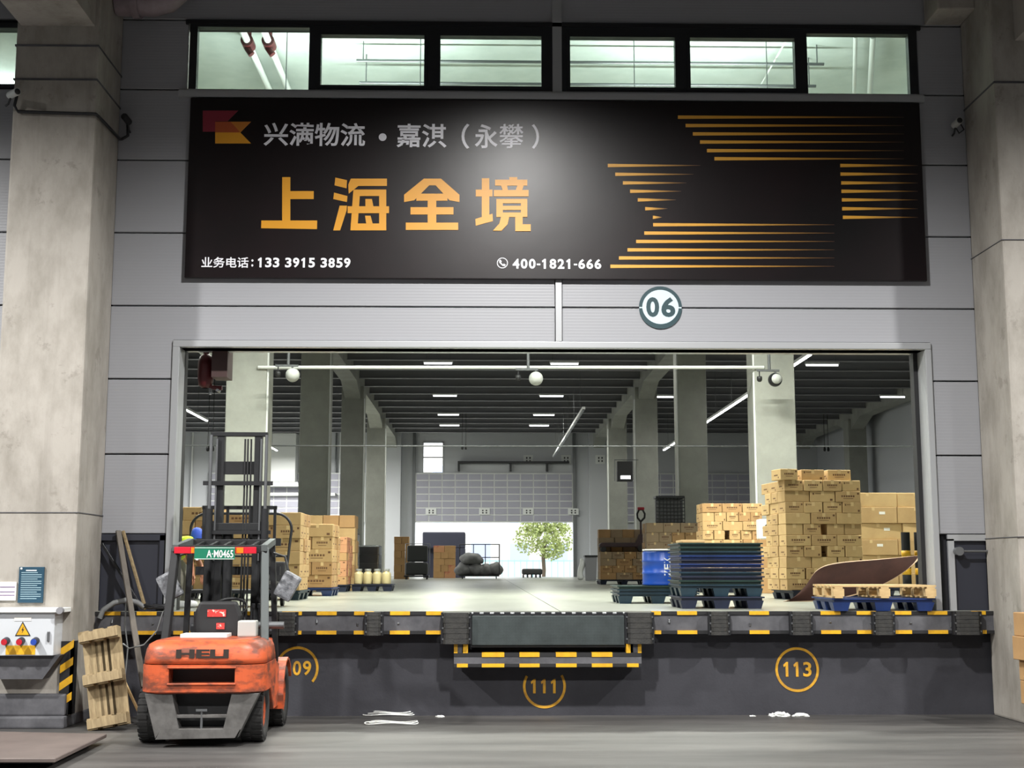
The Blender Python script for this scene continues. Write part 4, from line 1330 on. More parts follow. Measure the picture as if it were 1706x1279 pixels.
# yellowish stack left of it (E)
plastic_pallet((4.78, 11.0, DZ), 0.0, 3, 'dark plastic pallet under the straw-coloured carton stack', gS, 1.2, 1.0)
stack(4.2, 10.5, DZ + PH, 0.0, 1.17, 9, 0.172, 'straw carton stack', 'straw-coloured cartons behind the pallets', ci=(0, 0, 2), na=(3, 5), depth=(0.36, 0.34), side='left', nside=1, adj='straw', slots=(3, 5))
# darker cartons (D) and (C)
plastic_pallet((4.65, 18.5, DZ), 0.0, 3, 'dark plastic pallet under the dull carton stack', gS, 1.3, 1.0)
stack(4.02, 18.0, DZ + PH, 0.0, 1.3, 6, 0.238, 'dull carton stack', 'dull cartons behind the pallet truck', ci=(4, 4, 2), na=(4, 3), depth=(0.36, 0.4), adj='dull brown', side='left', nside=1)
plastic_pallet((3.95, 23.2, DZ), 0.0, 3, 'dark plastic pallet under the cartons carrying the pallet truck', gS, 1.4, 1.2)
stack(3.27, 22.6, DZ + PH, 0.0, 1.38, 4, 0.192, 'low stack under the pallet truck', 'cartons below the pallet truck', ci=(4, 4, 2), na=(3, 4), depth=(0.42, 0.42), adj='dusty brown')
stack(3.27, 23.06, DZ + PH, 0.0, 1.38, 6, 0.235, 'stack behind the pallet truck', 'cartons behind the pallet truck', ci=(4, 4, 2), na=(3, 4), depth=(0.42, 0.42), adj='pale brown', deco=False)
# left side stacks
plastic_pallet((-4.55, 5.55, DZ), 0, 3, 'dark plastic pallet under the leftmost carton stack', gS, 1.2, 1.0)
stack(-5.15, 5.05, DZ + PH, 0.0, 1.2, 6, 0.205, 'leftmost stack by the jamb', 'cartons at the far left', ci=(2, 2, 0), na=(3, 2), depth=(0.4, 0.4), adj='brown')
plastic_pallet((-3.32, 5.35, DZ), 0, 0, 'teal plastic pallet under the stack behind the forklift mast', gS, 1.2, 1.1)
stack(-3.9, 4.8, DZ + PH, 0.0, 1.17, 6, 0.19, 'stack behind the mast', 'cartons behind the forklift mast', ci=(2, 0), na=(3, 2), depth=(0.4, 0.38), side='right', nside=2, adj='brown')
plastic_pallet((-3.10, 8.1, DZ), 0, 1, 'blue plastic pallet under the second left stack', gS, 1.1, 1.0)
stack(-3.64, 7.6, DZ + PH, 0.0, 1.07, 5, 0.212, 'second left stack', 'cartons of the second left stack', ci=(0, 2), na=(2, 3), depth=(0.4, 0.38), side='right', nside=2, adj='tan')
plastic_pallet((-3.25, 12.0, DZ), 0, 3, 'dark plastic pallet under the red printed cartons', gS, 1.05, 1.0)
stack(-3.75, 11.5, DZ + PH, 0.0, 1.02, 6, 0.155, 'red printed stack', 'red printed cartons on the left', ci=(3, 3, 2), na=(2, 3), depth=(0.4, 0.36), side='right', nside=2, adj='reddish')
stack(-3.75, 13.1, DZ, 0.0, 1.02, 6, 0.26, 'stack behind the red cartons', 'tan cartons behind the red ones', ci=(0, 2), na=(2, 3), depth=(0.4, 0.36), side='right', nside=1, adj='tan', deco=False)
# wrapped grey load and dark crate farther back
M_wrap = glass('stretch_wrap', (190, 190, 190), 0.25, 0.2)
def wrapped_load(x0, x1, y0, y1, h, mcol, label):
    t = thing('wrapped_load', label, 'wrapped load', ((x0 + x1) / 2, (y0 + y1) / 2, DZ), group='stretch-wrapped pallet loads')
    a, b = (x1 - x0) / 2, (y1 - y0) / 2
    n = 4
    for k in range(n):
        MB().box(-a + 0.01 * (k % 2), a - 0.012 * (k % 2), -b, b, 0.14 + (h - 0.14) * k / n, 0.14 + (h - 0.14) * (k + 1) / n - 0.01).build('load_layer', mcol, t, bevel=0.015)
    MB().box(-a - 0.015, a + 0.015, -b - 0.015, b + 0.015, 0.13, h + 0.01).build('stretch_wrap', M_wrap, t, bevel=0.04)
    MB().box(-a, a, -b, b, 0.09, 0.13).box(-a, -a + 0.15, -b, b, 0, 0.09).box(a - 0.15, a, -b, b, 0, 0.09).box(-0.08, 0.08, -b, b, 0, 0.09).build('pallet_base', M_pal[3], t)
M_greyload = mat('greyish_goods', (112, 98, 92), 0.7, c2=(90, 76, 72), scale=3)
M_darkload = mat('dark_goods', (44, 45, 48), 0.6)
wrapped_load(-3.75, -3.1, 17.0, 18.0, 1.3, M_greyload, 'grey-brown stretch-wrapped load behind the left cartons')
wrapped_load(-3.45, -2.78, 20.0, 21.0, 1.05, M_darkload, 'black stretch-wrapped load beside the left columns')
plastic_pallet((-2.29, 12.6, DZ), 0, 3, 'dark plastic pallet carrying yellow jugs at the left', gS, 0.85, 0.8)
M_jug = mat('jug_yellow', (190, 176, 132), 0.4)
M_cap = mat('jug_cap', (150, 150, 146), 0.4)
for i in range(4):
    for j in range(2):
        t = thing('oil_jug', 'small yellow jug in a %s row, %s from left, on the left pallet' % (('front', 'back')[j], NTH[i]), 'jug', (-2.58 + 0.19 * i, 12.35 + 0.22 * j, DZ + PH), 0, 'yellow jugs on the left pallet')
        MB().lathe([(0, 0), (0.08, 0), (0.085, 0.02), (0.085, 0.20), (0.075, 0.23), (0.05, 0.25), (0.05, 0.27), (0, 0.27)], n=16).build('bottle', M_jug, t)
        MB().cyl((0, 0, 0.27), (0, 0, 0.31), 0.058, n=14).build('cap', M_cap, t)

# ------------------------------------------------------------------ stacked plastic pallets and drum
gT = 'nested plastic pallets of the tall stack'
cols = [3, 0, 2, 3, 0, 3, 1, 3, 1, 0, 2, 2]
zt_ = DZ
for k in range(12):
    plastic_pallet((2.79 + random.uniform(-0.008, 0.008), 0.62 + 0.48, zt_), random.uniform(-0.006, 0.006), cols[k],
                   'plastic pallet, %s counted upward in the tall nested stack' % ORD[k], gT, 1.0, 0.95, nested=k > 1)
    zt_ += 0.142 if k == 0 else (0.0485 if k > 1 else 0.0485)
gT2 = 'nested plastic pallets under the blue drum'
zz = DZ
for k in range(3):
    plastic_pallet((2.33, 3.35, zz), 0.0, (0, 0, 2)[k], 'dark teal plastic pallet, %s counted upward under the blue drum' % ORD[k], gT2, 1.1, 1.0, nested=k > 0)
    zz += 0.0485
drumz = DZ + 0.14 + 2 * 0.0485 + 0.001
M_drum = mat('blue_drum_paint', (20, 70, 160), 0.35)
dr = thing('drum', 'bright blue steel drum with white lettering on low pallets', 'drum', (2.46, 3.3, drumz))
MB().lathe([(0, 0), (0.28, 0), (0.29, 0.012), (0.285, 0.03), (0.285, 0.15), (0.296, 0.165), (0.285, 0.18), (0.285, 0.31), (0.296, 0.325), (0.285, 0.34), (0.285, 0.44), (0.275, 0.46), (0.26, 0.468), (0, 0.468)], n=40).build('barrel', M_drum, dr)
MB().lathe([(0.262, 0.468), (0.28, 0.468), (0.285, 0.478), (0.275, 0.488), (0.262, 0.48), (0.0, 0.475)], n=40).build('lid', M_white, dr)
for k, chh in enumerate('ZEX'):
    # letters run upward along the drum face
    b_z = 0.13 + 0.085 * k
    M = Matrix.Translation((0.02, -0.2885, b_z)) @ Matrix.Rotation(-PI / 2, 4, 'Y')
    text_part(chh, 'letter', 0, 0.075, -0.045, 0.045, 0, M_white, dr, 0.02, M=M)

# blue pallets and wooden pallet at the right jamb
gR = 'blue pallets by the right jamb'
plastic_pallet((4.44, 0.24, DZ), 0.0, 1, 'blue plastic pallet lying under the wooden pallet at the right jamb', gR, 1.16, 0.92)
wooden_pallet((4.45, 0.22, DZ + PH + 0.002), 'pale wooden pallet on blue plastic pallet at the right jamb', M_wood, 1.15, 0.92)

# bollards
for i, x in enumerate((5.80, 5.98)):
    t = thing('bollard', 'black and yellow bollard %s' % ('left of the pair by the right jamb', 'right of the pair by the right jamb')[i], 'bollard', (x, 3.2, DZ), group='black-yellow bollards')
    MB().cyl((0, 0, 0), (0, 0, 0.96), 0.06, n=20).build('post', M_black, t)
    for z0 in (0.1, 0.38, 0.62):
        MB().lathe([(0.0605, z0), (0.062, z0), (0.062, z0 + 0.09), (0.0605, z0 + 0.09)], n=20).build('yellow_band', M_yellow, t)
    MB().cyl((0, 0, 0), (0, 0, 0.012), 0.085, n=20).build('base_plate', M_dark, t)

# bent brown sheet
M_sheet = mat('brown_sheet', (56, 38, 33), 1.0, c2=(44, 31, 28), scale=3, spec=0.05)
M_sheetedge = mat('sheet_edge', (170, 140, 110), 0.7)
top = [(1318, 1000, 3.25), (1346, 972, 3.35), (1354, 953, 3.4), (1370, 940, 3.4), (1402, 934, 3.3), (1450, 931, 3.05), (1500, 927, 2.75), (1538, 923, 2.55)]
bot = [(1300, 1003.5, 3.2), (1322, 1003, 3.2), (1345, 1003, 3.2), (1370, 1002, 3.15), (1402, 998, 3.0), (1450, 985, 2.8), (1490, 965, 2.6), (1516, 944, 2.45)]
b = MB()
N = len(top)
vs = []
for (p, q) in zip(top, bot):
    A, B = at(*p), at(*q)
    A.z = max(A.z, DZ + 0.02)
    B.z = max(B.z, DZ + 0.012)
    for s in range(5):
        u = s / 4
        c = A.lerp(B, u)
        c.y -= 0.06 * math.sin(PI * u)
        vs.append(c)
fs = [(i * 5 + s, (i + 1) * 5 + s, (i + 1) * 5 + s + 1, i * 5 + s + 1) for i in range(N - 1) for s in range(4)]
b.add(vs, fs, 0, True)
o = b.build('bent_sheet', [M_sheet, M_sheetedge])
md = o.modifiers.new('thickness', 'SOLIDIFY')
md.thickness = 0.014
md.material_offset_rim = 1
md = o.modifiers.new('smooth', 'SUBSURF')
md.levels = md.render_levels = 2
tag(o, 'large bent dark brown sheet curling up before the tall carton stack', 'sheet')

# ------------------------------------------------------------------ pallet truck on the low cartons
M_jack = mat('pallet_truck_dark', (58, 36, 40), 0.5)
zj = DZ + PH + 4 * 0.194
jk = thing('pallet_truck', 'dark hand pallet truck with red handle resting on cartons', 'pallet truck', (3.9, 22.82, zj))
for s in (-1, 1):
    MB().prism([(-0.62, 0.14), (0.45, 0.14), (0.45, 0.26), (-0.58, 0.26), (-0.64, 0.2)], s * 0.12 - 0.06, s * 0.12 + 0.06, 'xz').build('fork', M_jack, jk, bevel=0.01)
    MB().cyl((-0.52, s * 0.12 - 0.04, 0.075), (-0.52, s * 0.12 + 0.04, 0.075), 0.075, n=16).build('load_wheel', M_black, jk)
    MB().cyl((0.56, s * 0.1 - 0.03, 0.1), (0.56, s * 0.1 + 0.03, 0.1), 0.1, n=18).build('steer_wheel', M_black, jk)
MB().prism([(0.40, 0.1), (0.66, 0.1), (0.68, 0.3), (0.6, 0.5), (0.5, 0.5), (0.42, 0.3)], -0.12, 0.12, 'xz').build('pump', M_jack, jk, bevel=0.02)
MB().cyl((0.56, 0, 0.45), (0.56, 0, 0.86), 0.028, n=12).build('tiller', M_jack, jk)
b = MB()
b.tube([(0.56, 0, 0.86), (0.47, 0, 0.97), (0.46, 0, 1.08), (0.52, 0, 1.2), (0.62, 0, 1.2), (0.68, 0, 1.08), (0.67, 0, 0.97), (0.56, 0, 0.86)], 0.03, 10)
b.build('handle_loop', M_black, jk)
MB().box(0.47, 0.67, -0.04, 0.04, 1.19, 1.27).build('grip', mat('grip_red', (176, 40, 56), 0.4), jk, bevel=0.02)

# white bag with black strap in front of the straw stack
wb_ = thing('white_package', 'white printed package with black strap standing against the straw carton stack', 'package', (5.32, 9.95, DZ))
MB().box(-0.17, 0.17, -0.14, 0.14, 0, 1.0).build('carton_below', M_card[2], wb_, bevel=0.01)
bg = MB().box(-0.17, 0.17, -0.14, 0.14, 1.0, 1.38).build('wrapping', M_white, wb_, bevel=0.03)
MB().box(0.02, 0.06, -0.147, -0.14, 1.02, 1.34).beam((-0.08, -0.145, 1.18), (0.04, -0.145, 1.05), 0.012, 0.03).beam((-0.1, -0.145, 1.2), (0.03, -0.145, 1.32), 0.012, 0.03).beam((0.04, -0.145, 1.05), (0.14, -0.145, 1.14), 0.012, 0.03).build('strap', M_black, wb_)
# flat straw slab on top of the tall pallets
tag(MB().box(2.35, 2.62, 0.75, 1.3, zt_ + 0.094, zt_ + 0.13).build('straw_mat', M_card[1], bevel=0.01), 'thin straw-coloured pad lying on the tall pallet stack', 'pad')

# ------------------------------------------------------------------ person bending by the left jamb
M_skin = mat('skin', (176, 120, 92), 0.6)
M_vest = mat('hi_vis_yellow', (206, 232, 40), 0.6)
M_blue = mat('blue_cloth', (40, 76, 176), 0.7)
M_khaki = mat('khaki_cloth', (112, 110, 98), 0.8)
def skinned(name, pts, edges, rad, m, parent, root=0, sub=2):
    me = bpy.data.meshes.new(name)
    me.from_pydata([tuple(p) for p in pts], edges, [])
    me.materials.append(m)
    o = link(name, me, parent)
    md = o.modifiers.new('skin', 'SKIN')
    md.use_smooth_shade = True
    for i, r in enumerate(rad):
        me.skin_vertices[0].data[i].radius = (r, r) if not isinstance(r, tuple) else r
        me.skin_vertices[0].data[i].use_root = (i == root)
    s = o.modifiers.new('sub', 'SUBSURF')
    s.levels = s.render_levels = sub
    return o
pr = thing('person', 'person in yellow hi-vis vest and blue hood bending by the left jamb', 'person', (-3.72, 1.0, DZ))
def L(x, y, z):
    return (x + 3.72, y - 1.0, z - DZ)
B = [L(-3.84, 1.0, 1.74), L(-3.72, 1.02, 1.84), L(-3.58, 1.04, 1.90), L(-3.50, 1.05, 1.97), L(-3.43, 1.05, 1.98), L(-3.40, 1.05, 1.90),
     L(-3.54, 0.88, 1.93), L(-3.50, 0.86, 1.76), L(-3.47, 0.90, 1.60), L(-3.465, 0.90, 1.53),
     L(-3.56, 1.22, 1.93), L(-3.50, 1.26, 1.76), L(-3.42, 1.24, 1.60), L(-3.41, 1.24, 1.53),
     L(-3.80, 0.90, 1.76), L(-3.62, 0.86, 1.52), L(-3.66, 0.92, 1.24), L(-3.58, 0.90, 1.18),
     L(-3.80, 1.12, 1.76), L(-3.58, 1.16, 1.52), L(-3.60, 1.14, 1.24), L(-3.52, 1.12, 1.18)]
E_ = [(0, 1), (1, 2), (2, 3), (3, 4), (4, 5), (2, 6), (6, 7), (7, 8), (8, 9), (2, 10), (10, 11), (11, 12), (12, 13), (0, 14), (14, 15), (15, 16), (16, 17), (0, 18), (18, 19), (19, 20), (20, 21)]
Rr = [0.12, 0.12, 0.11, 0.05, 0.085, 0.075, 0.055, 0.042, 0.032, 0.028, 0.055, 0.042, 0.032, 0.028, 0.085, 0.062, 0.045, 0.04, 0.085, 0.062, 0.045, 0.04]
for (hx, hy) in ((-3.465, 0.90), (-3.41, 1.24)):
    base = 9 if hy < 1 else 13
    for k, (dx, ln) in enumerate(((-0.028, 0.06), (-0.012, 0.075), (0.004, 0.08), (0.02, 0.07))):
        i = len(B)
        B += [L(hx + dx, hy - 0.012, 1.50), L(hx + dx + 0.01, hy - 0.014, 1.50 - ln * 0.55), L(hx + dx + 0.0, hy, 1.50 - ln)]
        E_ += [(base, i), (i, i + 1), (i + 1, i + 2)]
        Rr += [0.0095, 0.009, 0.0075]
    i = len(B)
    B += [L(hx + 0.03, hy - 0.03, 1.525), L(hx + 0.042, hy - 0.045, 1.49)]
    E_ += [(base, i), (i, i + 1)]
    Rr += [0.010, 0.008]
skinned('body', B, E_, Rr, M_skin, pr)
skinned('vest', [B[0], B[1], B[2], B[6], L(-3.515, 0.868, 1.86), L(-3.50, 0.86, 1.76), B[10], L(-3.51, 1.25, 1.82)],
        [(0, 1), (1, 2), (2, 3), (3, 4), (4, 5), (2, 6), (6, 7)], [0.17, 0.175, 0.16, 0.09, 0.07, 0.06, 0.09, 0.065], M_vest, pr)
skinned('trousers', [L(-3.83, 1.0, 1.78)] + B[14:17] + [L(-3.65, 0.92, 1.22)] + B[18:21] + [L(-3.59, 1.14, 1.22)],
        [(0, 1), (1, 2), (2, 3), (3, 4), (0, 5), (5, 6), (6, 7), (7, 8)], [0.15, 0.115, 0.085, 0.065, 0.06, 0.115, 0.085, 0.065, 0.06], M_khaki, pr)
skinned('hood', [L(-3.53, 1.05, 2.03), L(-3.46, 1.05, 2.03), L(-3.42, 1.05, 1.96), L(-3.42, 1.08, 1.84), L(-3.43, 1.14, 1.74)], [(0, 1), (1, 2), (2, 3), (3, 4)], [0.09, 0.11, 0.12, 0.10, 0.08], M_blue, pr)
for yy, xx in ((0.90, -3.61), (1.13, -3.55)):
    skinned('shoe', [L(xx - 0.06, yy, DZ + 0.045), L(xx + 0.04, yy, DZ + 0.05), L(xx + 0.12, yy, DZ + 0.038)], [(0, 1), (1, 2)], [0.045, 0.048, 0.037], M_white, pr)

# ------------------------------------------------------------------ trolley with tall loop handle, on the dock before the forklift
tr = thing('hand_trolley', 'black platform trolley with a tall rounded loop handle behind the forklift', 'trolley', (-3.05, 1.6, DZ))
lp_ = []
hw_ = 0.63
for k in range(9):
    a = PI - PI / 2 * k / 8
    lp_.append((-hw_ + 0.2 + 0.2 * math.cos(a), 0.12, 0.95 + 0.2 * math.sin(a)))
for k in range(9):
    a = PI / 2 - PI / 2 * k / 8
    lp_.append((hw_ - 0.2 + 0.2 * math.cos(a), 0.12, 0.95 + 0.2 * math.sin(a)))
MB().tube([(-hw_ + 0.06, 0, 0.2)] + lp_ + [(hw_ - 0.06, 0, 0.2)], 0.017, 10).build('loop_handle', M_dark, tr)
MB().cyl((-hw_ + 0.03, 0.07, 0.62), (hw_ - 0.03, 0.07, 0.62), 0.014, n=8).build('cross_bar', M_dark, tr)
MB().box(-hw_, hw_, -0.35, 0.45, 0.17, 0.21).build('platform', M_dark, tr, bevel=0.01)
for sx_ in (-1, 1):
    for yy in (-0.25, 0.35):
        MB().cyl((sx_ * 0.5 - 0.02, yy, 0.07), (sx_ * 0.5 + 0.02, yy, 0.07), 0.07, n=16).box(sx_ * 0.5 - 0.03, sx_ * 0.5 + 0.03, yy - 0.03, yy + 0.03, 0.13, 0.17).build('castor', M_black, tr)
MB().box(0.42, 0.62, -0.3, 0.0, 0.212, 0.55).build('tool_bin', M_black, tr, bevel=0.02)

# ------------------------------------------------------------------ services inside the opening
def run(name, pts, r, m, label, cat, group=None, n=8):
    return tag(MB().tube(pts, r, n).build(name, m), label, cat, group)
a, b_ = at(462, 611, 11.5), at(1268, 611, 11.5)
run('conduit', [(-4.6, 11.57, a.z), (5.7, 11.57, b_.z)], 0.035, M_white, 'long white horizontal conduit between the two brightly lit columns', 'conduit')
a, b_ = at(200, 741, 13.0), at(1640, 742, 13.0)
a.x, b_.x = -16.5, 17.5
run('cable', [(a.x, 13, a.z)] + [(a.x + (b_.x - a.x) * k / 8, 13, a.z + (b_.z - a.z) * k / 8 - 0.02 * math.sin(PI * k / 8)) for k in range(1, 8)] + [(b_.x, 13, b_.z)], 0.014, M_steel, 'thin straight cable strung across the hall', 'cable')
def floodlight(px, py, post_px, label, back=True):
    Y = 11.0
    p = at(px, py, Y)
    q = at(post_px, py, Y)
    t = thing('floodlight', label, 'floodlight', (q.x, Y, p.z))
    dx = p.x - q.x
    MB().cyl((0, 0, 0.2), (0, 0, 9.3 - p.z), 0.03, n=10).build('post', M_steel, t)
    MB().box(min(-0.25, dx - 0.1), 0.2, -0.025, 0.025, 0.16, 0.2).build('bracket', M_steel, t)
    b = MB()
    b.lathe([(0.0, -0.10), (0.06, -0.10), (0.12, -0.05), (0.14, 0.02), (0.14, 0.06), (0.12, 0.07), (0.0, 0.065)], (dx, 0, 0), 20, 0, 'y')
    b.build('lamp_head', M_grey if back else M_dark, t)
    if not back:
        MB().lathe([(0.0, -0.106), (0.1, -0.104), (0.1, -0.10)], (dx, 0, 0), 20, 0, 'y').build('lens', M_grey, t)
    MB().box(dx - 0.02, dx + 0.02, -0.02, 0.02, 0.1, 0.18).build('yoke', M_steel, t)
    b = MB()
    b.lathe([(0.0, -0.05), (0.03, -0.045), (0.05, -0.02), (0.055, 0.02), (0.05, 0.06), (0, 0.06)], (-0.2, 0, 0), 16)
    b.cyl((-0.2, 0, 0.05), (-0.2, 0, 0.17), 0.012, n=8)
    b.build('dome_camera', M_black, t)
floodlight(893, 630, 880, 'grey floodlight with dome camera hanging at the centre of the opening')
floodlight(487, 624, 480, 'grey floodlight with dome camera beside the left bright column')
floodlight(1292, 632, 1282, 'black floodlight with dome camera before the right bright column', False)
# red valve pipe in the upper left corner of the opening
rp = thing('sprinkler_riser', 'dark red sprinkler pipe with valve in the upper left of the opening', 'pipe', (at(342, 640, 0.5).x, 0.5, at(342, 668, 0.5).z))
rp.scale = (0.62, 0.62, 0.62)
MB().tube([(0, 0, 0.35), (0, 0, 4.4)], 0.055, 12).build('pipe', M_red, rp)
MB().box(-0.03, 0.03, -0.35, 0, 3.0, 3.1).box(-0.03, 0.03, -0.35, 0, 1.6, 1.7).build('wall_bracket', M_steel, rp)
MB().lathe([(0.06, 0.25), (0.13, 0.3), (0.15, 0.45), (0.15, 0.75), (0.12, 0.85), (0.06, 0.9)], n=18).build('valve_body', M_red, rp)
MB().tube([(0, 0, 0.4), (0.1, 0, 0.28), (0.22, 0, 0.25), (0.32, 0, 0.25)], 0.045, 10).build('branch_pipe', M_red, rp)
MB().cyl((0.1, 0, 0.12), (0.1, 0, 0.3), 0.03, n=10).cyl((0.25, -0.1, 0.2), (0.25, 0.1, 0.2), 0.03, n=10).build('fitting', M_steel, rp)
tag(MB().box(at(358, 640, 0.5).x, at(384, 640, 0.5).x, 0.28, 0.6, at(352, 632, 0.5).z, 6.4).build('beam_casing', mat('dull_maroon', (74, 54, 52), 0.6)), 'dull brown hanging casing beside the red sprinkler pipe', 'duct')
for i, (px, py) in enumerate(((346, 752), (354, 752), (770, 749), (776, 749), (1374, 752), (1380, 752))):
    Y = 30.0 if i < 2 else 44.0
    p = at(px, py, Y)
    t = thing('hanging_sensor', 'small black hanging sensor, %s of the pair %s' % (('left', 'right')[i % 2], ('at far left', 'above the rear door', 'at far right')[i // 2]), 'sensor', (p.x, Y, p.z), group='small black hanging sensors')
    MB().lathe([(0, 0), (0.05, 0.02), (0.06, 0.1), (0.03, 0.22), (0, 0.24)], n=12).build('head', M_black, t)
    MB().cyl((0, 0, 0.22), (0, 0, 9.3 - p.z), 0.012, n=6).build('cord', M_cable, t)
# pipes seen through the high windows
def pipes_up():
    for i, (x, y0, y1, m, r) in enumerate(((-3.42, 2.6, 8.5, M_white, 0.05), (-3.12, 2.6, 9.0, M_white, 0.05), (4.3, 2.8, 9.0, M_white, 0.012), (5.25, 2.8, 6.5, M_white, 0.03), (5.5, 2.8, 6.5, M_white, 0.04))):
        dx = 0.0 if i < 3 else -2.0
        run('ceiling_pipe', [(x, y0, 9.1), (x - dx * 0.5, y1, 9.1)], r, m, 'pale pipe under the soffit behind the %s window, %s from left' % ('left end' if i < 2 else 'right end', NTH[i if i < 2 else i - 2]), 'pipe', 'pale pipes behind the high windows', 10)
    for i, x in enumerate((-3.42, -3.12)):
        tag(MB().tube([(x, 3.2, 9.29), (x, 3.2, 9.0), (x + 0.06, 3.2, 8.92)], 0.05, 10).cyl((x, 3.1, 9.1), (x, 3.35, 9.1), 0.09, n=14).build('red_fitting', M_red), 'red sprinkler fitting behind the left end window, %s one' % ('left', 'right')[i], 'pipe fitting', 'red sprinkler fittings')
    for i, z in enumerate((9.0, 8.85)):
        tag(MB().cyl((-1.9, 3.6 + 0.5 * i, z), (5.0, 3.6 + 0.5 * i, z), 0.025, n=8).cyl((-1.8, 3.6 + 0.5 * i, z), (-1.8, 3.6 + 0.5 * i, 9.3), 0.01, n=6).cyl((4.9, 3.6 + 0.5 * i, z), (4.9, 3.6 + 0.5 * i, 9.3), 0.01, n=6).build('cable_run', M_steel), 'grey horizontal cable run behind the high windows, %s one' % ('upper', 'lower')[i], 'conduit', 'cable runs behind the high windows')
    for i, x in enumerate((-1.35, -0.95, -0.45, 0.35)):
        tag(MB().box(x - 0.03, x + 0.03, 5.4, 5.46, 8.4, 9.3).build('hanger_rod', M_dark), 'dark hanger behind the second and third high windows, %s from left' % NTH[i], 'hanger', 'dark hangers behind the high windows')
pipes_up()

# ------------------------------------------------------------------ goods near the rear
M_sofa = mat('dark_upholstery', (48, 50, 50), 0.7)
def goods_pallet(px0, px1, py0, Y, label, h=None):
    a, c = at(px0, 945, Y), at(px1, 945, Y)
    w = c.x - a.x
    H = at(px0, py0, Y).z - DZ
    t = thing('goods_trolley', label, 'trolley', ((a.x + c.x) / 2, Y, DZ), group='loaded trolleys at the rear')
    MB().box(-w / 2, w / 2, 0, 1.0, 0.1, 0.16).build('base', M_dark, t)
    for sx_ in (-1, 1):
        for yy in (0.1, 0.9):
            MB().cyl((sx_ * w * 0.42 - 0.02, yy, 0.05), (sx_ * w * 0.42 + 0.02, yy, 0.05), 0.05, n=12).build('castor', M_black, t)
    MB().box(-w * 0.46, w * 0.46, 0.05, 0.95, 0.17, H * 0.48).build('lower_load', M_sofa, t, bevel=0.12, seg=3)
    MB().box(-w * 0.4, w * 0.44, 0.3, 0.95, H * 0.49, H * 0.95).build('upper_load', M_sofa, t, bevel=0.08, seg=3)
    MB().tube([(-w / 2, 0.98, 0.16), (-w / 2, 0.98, H), (w / 2, 0.98, H), (w / 2, 0.98, 0.16)], 0.02, 8).build('frame', M_steel, t)
    return t
goods_pallet(673, 714, 905, 38.5, 'trolley with dark cushions near the left rear column')
# tall dark wrapped box behind
a, c = at(704, 886, 47.0), at(775, 886, 47.0)
t = thing('tall_crate', 'tall dark blue-grey box standing before the rear opening', 'crate', ((a.x + c.x) / 2, 47, DZ))
w = (c.x - a.x) / 2
H = a.z - DZ
M_crate = mat('dark_bluegrey', (56, 58, 76), 0.7)
MB().box(-w, w, 0, 1.4, H - 0.75, H).build('upper_box', M_crate, t, bevel=0.06)
MB().box(w - 0.75, w, 0, 1.4, 0, H - 0.752).build('right_leg', M_crate, t, bevel=0.03)
MB().box(-w, w, 1.0, 1.4, 0, H - 0.752).build('back_panel', M_crate, t)
a = at(722, 945, 45.5)
stack(a.x, 45.5, DZ, 0.0, 1.0, 5, 0.29, 'stack before the dark box', 'reddish cartons before the dark box', ci=(3, 2), na=(2, 3), depth=(0.5, 0.5), adj='reddish', deco=False)
a = at(656, 945, 40.5)
stack(a.x, 40.5, DZ, 0.0, 0.62, 6, 0.29, 'narrow stack left of the cushions', 'brown cartons at the left rear', ci=(2, 2), na=(1, 2), depth=(0.5, 0.5), adj='brown', deco=False)
# cage trolley with sacks
a, c = at(765, 945, 41.5), at(832, 945, 41.5)
w = (c.x - a.x) / 2
t = thing('cage_trolley', 'open wire cage trolley loaded with grey sacks before the bright rear opening', 'trolley', ((a.x + c.x) / 2, 41.5, DZ))
H = at(800, 906, 41.5).z - DZ
MB().box(-w, w, 0, 1.0, 0.1, 0.16).build('base', M_dark, t)
for x in (-w, -w * 0.3, w * 0.3, w):
    MB().cyl((x, 0.98, 0.16), (x, 0.98, H), 0.02, n=8).build('cage_post', M_dark, t)
for z in (H, H * 0.62):
    MB().cyl((-w, 0.98, z), (w, 0.98, z), 0.02, n=8).build('cage_rail', M_dark, t)
MB().tube([(w, 0.0, 0.16), (w, 0.0, H), (w, 0.98, H)], 0.02, 8).build('cage_side', M_dark, t)
M_sack = mat('grey_sack', (112, 112, 112), 0.7, c2=(80, 80, 82), scale=4)
random.seed(5)
for i, (x, z, sx_, sz_) in enumerate(((-0.75, 0.35, 0.5, 0.36), (-0.2, 0.35, 0.5, 0.34), (0.35, 0.33, 0.45, 0.32), (0.8, 0.36, 0.4, 0.35), (-0.4, 0.82, 0.62, 0.3))):
    me = bpy.data.meshes.new('sack')
    bm = bmesh.new()
    bmesh.ops.create_icosphere(bm, subdivisions=3, radius=1)
    for v in bm.verts:
        n_ = 1 + 0.12 * math.sin(v.co.x * 5 + i) * math.cos(v.co.z * 4 + i * 2)
        v.co = Vector((v.co.x * sx_ * n_ * w / 1.02, v.co.y * 0.4 * n_, max(v.co.z * sz_ * n_, -0.2)))
    for f in bm.faces:
        f.smooth = True
    bm.to_mesh(me)
    bm.free()
    me.materials.append(M_sack)
    o = link('sack', me, t)
    o.location = (x * w / 1.02, 0.5, z)
for k in range(4):
    MB().cyl(((-1, 1)[k % 2] * w * 0.85 - 0.02, (0.12, 0.88)[k // 2], 0.05), ((-1, 1)[k % 2] * w * 0.85 + 0.02, (0.12, 0.88)[k // 2], 0.05), 0.05, n=12).build('castor', M_black, t)
